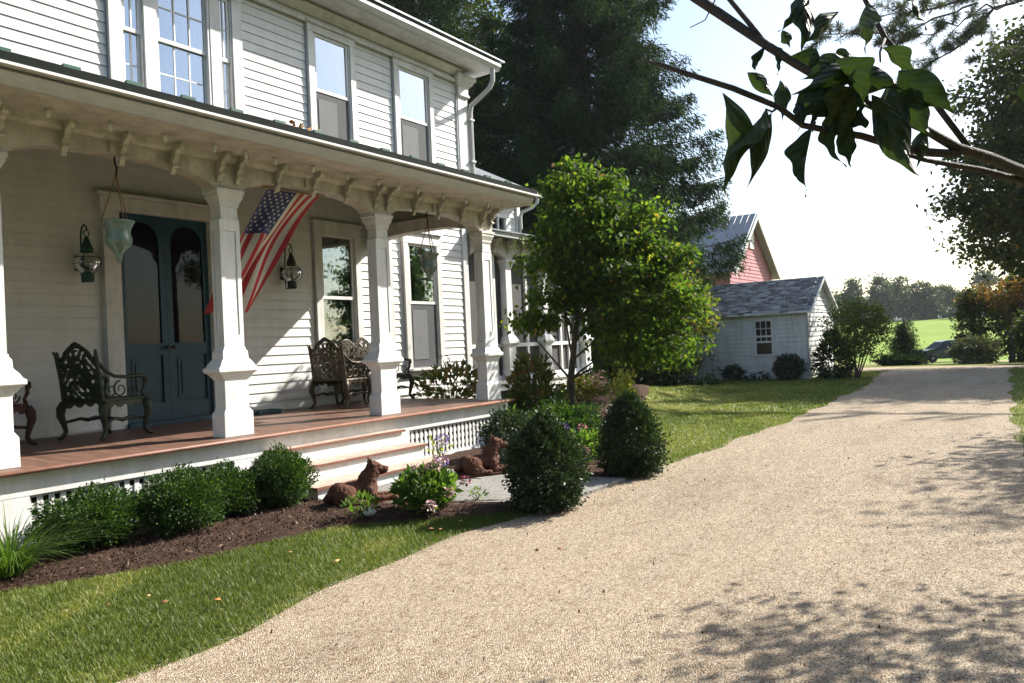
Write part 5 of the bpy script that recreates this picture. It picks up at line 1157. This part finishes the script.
LEAVES += [((0.923, 0.213, 1.878), (0.896, 0.217, 1.828), 0.028),
 ((0.946, 0.198, 1.889), (0.916, 0.207, 1.835), 0.035),
 ((0.95, 0.174, 1.903), (0.939, 0.156, 1.836), 0.039),
 ((1.012, 0.122, 1.877), (0.996, 0.092, 1.819), 0.03),
 ((0.952, 0.154, 1.88), (0.911, 0.179, 1.801), 0.039),
 ((0.955, 0.237, 1.937), (0.962, 0.192, 1.901), 0.034),
 ((1.052, 0.15, 1.953), (1.042, 0.113, 1.894), 0.035),
 ((1.054, 0.199, 2.013), (0.995, 0.232, 1.963), 0.031),
 ((0.94, 0.172, 1.84), (0.92, 0.167, 1.783), 0.03),
 ((0.859, 0.235, 1.847), (0.821, 0.256, 1.758), 0.033),
 ((1.008, 0.127, 1.872), (0.976, 0.138, 1.808), 0.035),
 ((0.987, 0.156, 1.919), (0.939, 0.173, 1.865), 0.04),
 ((0.931, 0.202, 1.87), (0.891, 0.224, 1.842), 0.03),
 ((0.98, 0.166, 1.919), (0.928, 0.206, 1.91), 0.035),
 ((1.038, 0.119, 1.901), (1.039, 0.082, 1.869), 0.036),
 ((1.081, 0.109, 1.848), (1.05, 0.119, 1.794), 0.025)]
def near_leaf_material():
    m, nt, b = ntree('hanging_leaf')
    a = node(nt, 'ShaderNodeAttribute'); a.attribute_name = 'tint'; u = node(nt, 'ShaderNodeAttribute'); u.attribute_name = 'vein'
    r = ramp(nt, [(0, (.013, .024, .010)), (.6, (.026, .042, .014)), (.9, (.05, .058, .02)), (1, (.09, .045, .02))]); nt.links.new(a.outputs['Fac'], r.inputs['Fac'])
    fr = node(nt, 'ShaderNodeMath', operation='PINGPONG'); fr.inputs[1].default_value = .5; nt.links.new(u.outputs['Fac'], fr.inputs[0])
    vr = ramp(nt, [(0, (1.22, 1.22, 1.15)), (.14, (1, 1, 1)), (.5, (.9, .92, .9))]); nt.links.new(fr.outputs[0], vr.inputs['Fac'])
    x = node(nt, 'ShaderNodeMix', data_type='RGBA', blend_type='MULTIPLY'); x.inputs[0].default_value = 1
    nt.links.new(r.outputs[0], x.inputs[6]); nt.links.new(vr.outputs[0], x.inputs[7]); nt.links.new(x.outputs[2], b.inputs['Base Color'])
    b.inputs['Roughness'].default_value = .5; b.inputs['Specular IOR Level'].default_value = .25
    bump(nt, b, fr.outputs[0], .5, .004)
    t = node(nt, 'ShaderNodeBsdfTranslucent'); g = node(nt, 'ShaderNodeMix', data_type='RGBA', blend_type='MULTIPLY'); g.inputs[0].default_value = 1
    nt.links.new(x.outputs[2], g.inputs[6]); g.inputs[7].default_value = (2.0, 2.2, .9, 1); nt.links.new(g.outputs[2], t.inputs['Color'])
    mx = node(nt, 'ShaderNodeMixShader'); mx.inputs[0].default_value = .22; nt.links.new(b.outputs[0], mx.inputs[1]); nt.links.new(t.outputs[0], mx.inputs[2])
    nt.links.new(mx.outputs[0], nt.nodes['Material Output'].inputs['Surface']); return m
VEIN = []
def big_leaf(vs, fs, ts, base, tip, w, curl, fold):
    b = Vector(base); t = Vector(tip); d = t-b; L = d.length; d.normalize()
    side = d.cross(Vector((random.uniform(-.5, .5)+.6, random.uniform(-.5, .5), .35))); side.normalize(); nr = side.cross(d)
    prof = [0, .22, .42, .62, .78, .90, .97, 1.0, .98, .93, .85, .75, .64, .52, .40, .29, .20, .13, .08, .03, 0]; n = len(prof); o = len(vs); tv = random.uniform(0, .8)
    for i, p in enumerate(prof):
        u = i/(n-1); c = b+d*L*u+nr*curl*L*math.sin(PI*u)+side*curl*.4*L*math.sin(2*PI*u); q = w*.5*p
        rip = .07*w*math.sin(i*.95+o)
        for k, f in ((-1, 1), (-.5, .35), (0, 0), (.5, .35), (1, 1)):
            vs.append(tuple(c+side*q*k*(1-fold*.35)+nr*(q*fold*f+rip*abs(k)))); ts.append(min(1, tv+.08*abs(math.sin(i*.5+k)))); VEIN.append(7*(u-.28*abs(k)))
    for i in range(n-1):
        for k in range(4): fs.append((o+i*5+k, o+i*5+k+1, o+i*5+k+6, o+i*5+k+5))
def shade_dogwood(loc, label, crown, per, nc, spread, lean, top, group):
    return tree('dogwood_tree', loc, label, crown, M['overhead'], M['twig'], top, .10, nc, per, spread, .105, nlimb=34, lean=lean, up=.45, droop=.8, shell=.2, group=group)
TB = Vector((2.6, -1.9, 0))
e = shade_dogwood(tuple(TB), 'near dogwood whose dark limb and large hanging leaves cross the sky', [((.2, -.6, 3.0), (1.5, 1.0, .8)), ((.6, -1.2, 3.8), (1.4, 1.1, .8)), ((-.6, -1.0, 2.6), (1.0, .7, .5))], 45, 60, .2, (.1, -.3), 2.9, 'dogwoods beside the drive')
m = MB()
for k, pts in BRANCH.items(): m.tube([tuple(Vector(p[:3])-TB) for p in pts], [p[3]*1.55 for p in pts], 10)
m.tube([(0.02, -.05, 1.0), (-.35, .7, 1.45), (-.75, 1.45, 1.70), (1.614-2.6, -.128+1.9, 1.77)], [.03, .022, .013, .0075], 10)
m.tube([(1.522-2.6, -.084+1.9, 1.773), (-.75, 1.46, 1.69)], [.004, .006], 8)
m.build('limb', M['twig'], e, smooth=True)
vs, fs, ts = [], [], []
for k, (b_, t_, w_) in enumerate(LEAVES): big_leaf(vs, fs, ts, Vector(b_)-TB, Vector(t_)-TB, w_, random.uniform(-.12, .16), random.uniform(.35, 1.0))
hl = npmesh('hanging_leaves', vs, fs, near_leaf_material(), e, ts, smooth=True); at = hl.data.attributes.new('vein', 'FLOAT', 'POINT'); at.data.foreach_set('value', np.array(VEIN, np.float32))
shade_dogwood((6.9, -2.15, 0), 'second dogwood beside the drive casting the foreground shade', [((-.6, 1.1, 3.0), (1.7, .75, .65)), ((.8, .7, 3.6), (1.7, 1.0, .7)), ((-.2, -.8, 3.6), (2.0, 1.2, .9)), ((-1.6, .9, 2.5), (.9, .7, .4))], 45, 110, .2, (0, .2), 2.9, 'dogwoods beside the drive')
# pine whose bough hangs over the drive
PB = Vector((32.2, -8.8, 0)); e = empty('pine_tree', tuple(PB), 'pine with long needled bough reaching over the far part of the drive', 'tree')
m = MB(); m.tube([(0, 0, -.2), (.05, 0, 5), (0, .1, 10), (0, 0, 14.4)], [.36, .30, .2, .04], 10)
Ps = []; Ds = []
def bough(way, r0, sprays, wid, t0=.4):
    way = [Vector(p) for p in way]; pts = []
    for p, q in zip(way[:-1], way[1:]):
        for i in range(6): pts.append(p.lerp(q, i/6)+Vector((random.uniform(-1, 1), random.uniform(-1, 1), random.uniform(-1, 1)))*.16)
    pts.append(way[-1]); n = len(pts)
    m.tube(pts, [r0*(1-.8*i/(n-1)) for i in range(n)], 7)
    for k in range(sprays):
        t = random.uniform(t0, 1); i = min(n-2, int(t*(n-1))); p = pts[i].lerp(pts[i+1], t*(n-1)-i); ax = (pts[i+1]-pts[i]).normalized(); sd = Vector((-ax.y, ax.x, 0)).normalized()*random.choice((-1, 1)); L = wid*random.uniform(.4, 1)
        q = p+sd*L*.7+ax*L*.6+Vector((0, 0, random.uniform(-.1, .45)*L)); m.tube([p, p.lerp(q, .5)+Vector((0, 0, .06)), q], [.022, .014, .006], 4, cap=False)
        for c in range(6):
            cp = p.lerp(q, .3+.7*(c/5)); nn = 30; d = unit(RNG.normal(size=(nn, 3))+np.array(tuple((q-p).normalized()))*.8); Ps.append(np.tile(np.array(cp), (nn, 1))); Ds.append(d)
W2 = lambda *p: [tuple(Vector(q)-PB) for q in p]
bough(W2((32.2, -8.7, 13.2), (30.4, .3, 12.4), (28.5, 3.0, 9.9)), .085, 46, 1.1, .08)
bough(W2((31.0, -2.5, 12.9), (29.0, 2.4, 12.2), (27.4, 4.2, 11.7)), .06, 26, 1.3, .3)
bough(W2((29.6, 1.2, 12.3), (28.0, 3.6, 11.4), (26.6, 5.6, 11.3)), .04, 18, 1.1, .3)
bough(W2((30.3, .4, 12.4), (29.2, 2.0, 11.6), (27.6, 3.6, 11.0)), .04, 14, 1.0, .3)
bough(W2((32.2, -8.7, 11.6), (32.0, -2, 11.2), (30.4, 1.2, 10.7)), .05, 16, 1.2, .5)
for k in range(14):
    a = k*2.4; z = 8+k*.42
    if math.sin(a) < .5: bough([(0, 0, z), (1.6*math.cos(a), 1.6*math.sin(a), z+.2), (3.4*math.cos(a), 3.4*math.sin(a), z-.1)], .05, 9, 1.0)
m.build('trunk', M['sprucebark'], e, smooth=True)
P = np.concatenate(Ps); D = np.concatenate(Ds); V, F = leaves(P, .26, .07, .3, .1, D, .15, .05); npmesh('crown', V, F, M['pine'], e, tints(len(P)))
# tree further along whose shade falls on the drive's right edge
tree('ash_tree', (17.5, -5.2, 0), 'tree beside the drive casting dappled shade on its right edge', [((-1.6, 2.6, 4.6), (1.8, 1.1, .8)), ((0, 0, 6.5), (2.4, 2.2, 1.8)), ((.5, 1.5, 5.2), (2, 1.5, .9))], M['maple'], M['bark'], 5.5, .18, 150, 45, .28, .15, nlimb=30)

for k, (x, y, H, lb) in enumerate(((-13, -9, 15, 'broad shade tree across the drive behind the viewer, far from the barn'), (-5.5, -12, 17, 'tall shade tree across the drive behind the viewer, between two others'), (1.5, -9.5, 14, 'shade tree across the drive nearest behind the viewer'), (9, -13, 16, 'shade tree across the drive mirrored in the tall window'))):
    tree('shade_tree', (x, y, 0), lb, [((0, 0, H*.55), (4.3, 4, H*.26)), ((1.5, .5, H*.36), (3.6, 3.2, H*.2)), ((-1.5, .3, H*.36), (3.4, 3.2, H*.22)), ((0, 0, H*.82), (3, 3, H*.18)), ((0, 0, H*.15), (3.6, 2.5, H*.14))], M['dark_leaf'], M['bark'], H*.6, .36, 260, 60, .5, .42, nlimb=18)
hz = MB(); hz.box(-90, -640, -9, 840, 640, 44); hm, hn, hb = ntree('pale_air'); hn.nodes.remove(hb)
pv = node(hn, 'ShaderNodeVolumePrincipled'); pv.inputs['Color'].default_value = (.86, .92, 1, 1); pv.inputs['Density'].default_value = .00022; pv.inputs['Anisotropy'].default_value = .3
hn.links.new(pv.outputs[0], hn.nodes['Material Output'].inputs['Volume'])
tag(hz.build('haze', hm), 'thin pale summer haze lying over the farm and fields', 'haze', kind='stuff')
# ------------------------------------------------------------------ light, sky, camera
SUN = Vector((2.1, -1.0, 1.7)).normalized()
el = math.asin(SUN.z); az = math.atan2(SUN.x, SUN.y)
w = bpy.data.worlds.new('World'); S.world = w; w.use_nodes = True; nt = w.node_tree; bg = nt.nodes['Background']
sk = nt.nodes.new('ShaderNodeTexSky'); sk.sky_type = 'NISHITA'; sk.sun_disc = False; sk.sun_elevation = el; sk.sun_rotation = az
sk.air_density = 1.2; sk.dust_density = 1.8; sk.ozone_density = 1.2; sk.altitude = 100
nt.links.new(sk.outputs[0], bg.inputs['Color']); bg.inputs['Strength'].default_value = .10
ld = bpy.data.lights.new('sun', 'SUN'); ld.energy = 5.0; ld.angle = R(.5); ld.color = (1, .95, .86)
so = bpy.data.objects.new('sun', ld); COL.objects.link(so); so.rotation_euler = SUN.to_track_quat('Z', 'Y').to_euler(); so.location = (20, -10, 20)
cd = bpy.data.cameras.new('camera'); cam = bpy.data.objects.new('camera', cd); COL.objects.link(cam); S.camera = cam
cd.sensor_width = 36; cd.sensor_fit = 'HORIZONTAL'; cd.lens = 756/1024*36; cd.clip_start = .05; cd.clip_end = 5000
a = R(35); rho = R(2.6); Fw = Vector((math.cos(a), math.sin(a), 0)); Rt = Vector((math.sin(a), -math.cos(a), 0)); U = Vector((0, 0, 1)); pt = R(.3423)
F2 = Fw*math.cos(pt)+U*math.sin(pt); U2 = U*math.cos(pt)-Fw*math.sin(pt)
Rc = Rt*math.cos(rho)-U2*math.sin(rho); Uc = U2*math.cos(rho)+Rt*math.sin(rho)
cam.matrix_world = Matrix(((Rc.x, Uc.x, -F2.x, 0), (Rc.y, Uc.y, -F2.y, 0), (Rc.z, Uc.z, -F2.z, 1.6), (0, 0, 0, 1)))
S.view_settings.view_transform = 'Standard'; S.view_settings.look = 'None'; S.view_settings.gamma = 1; S.view_settings.exposure = 1.16
S.view_settings.use_curve_mapping = False
S.render.engine = 'CYCLES'; S.cycles.use_denoising = True; S.cycles.max_bounces = 8; S.cycles.diffuse_bounces = 1; S.cycles.transparent_max_bounces = 12
S.cycles.sample_clamp_indirect = 6
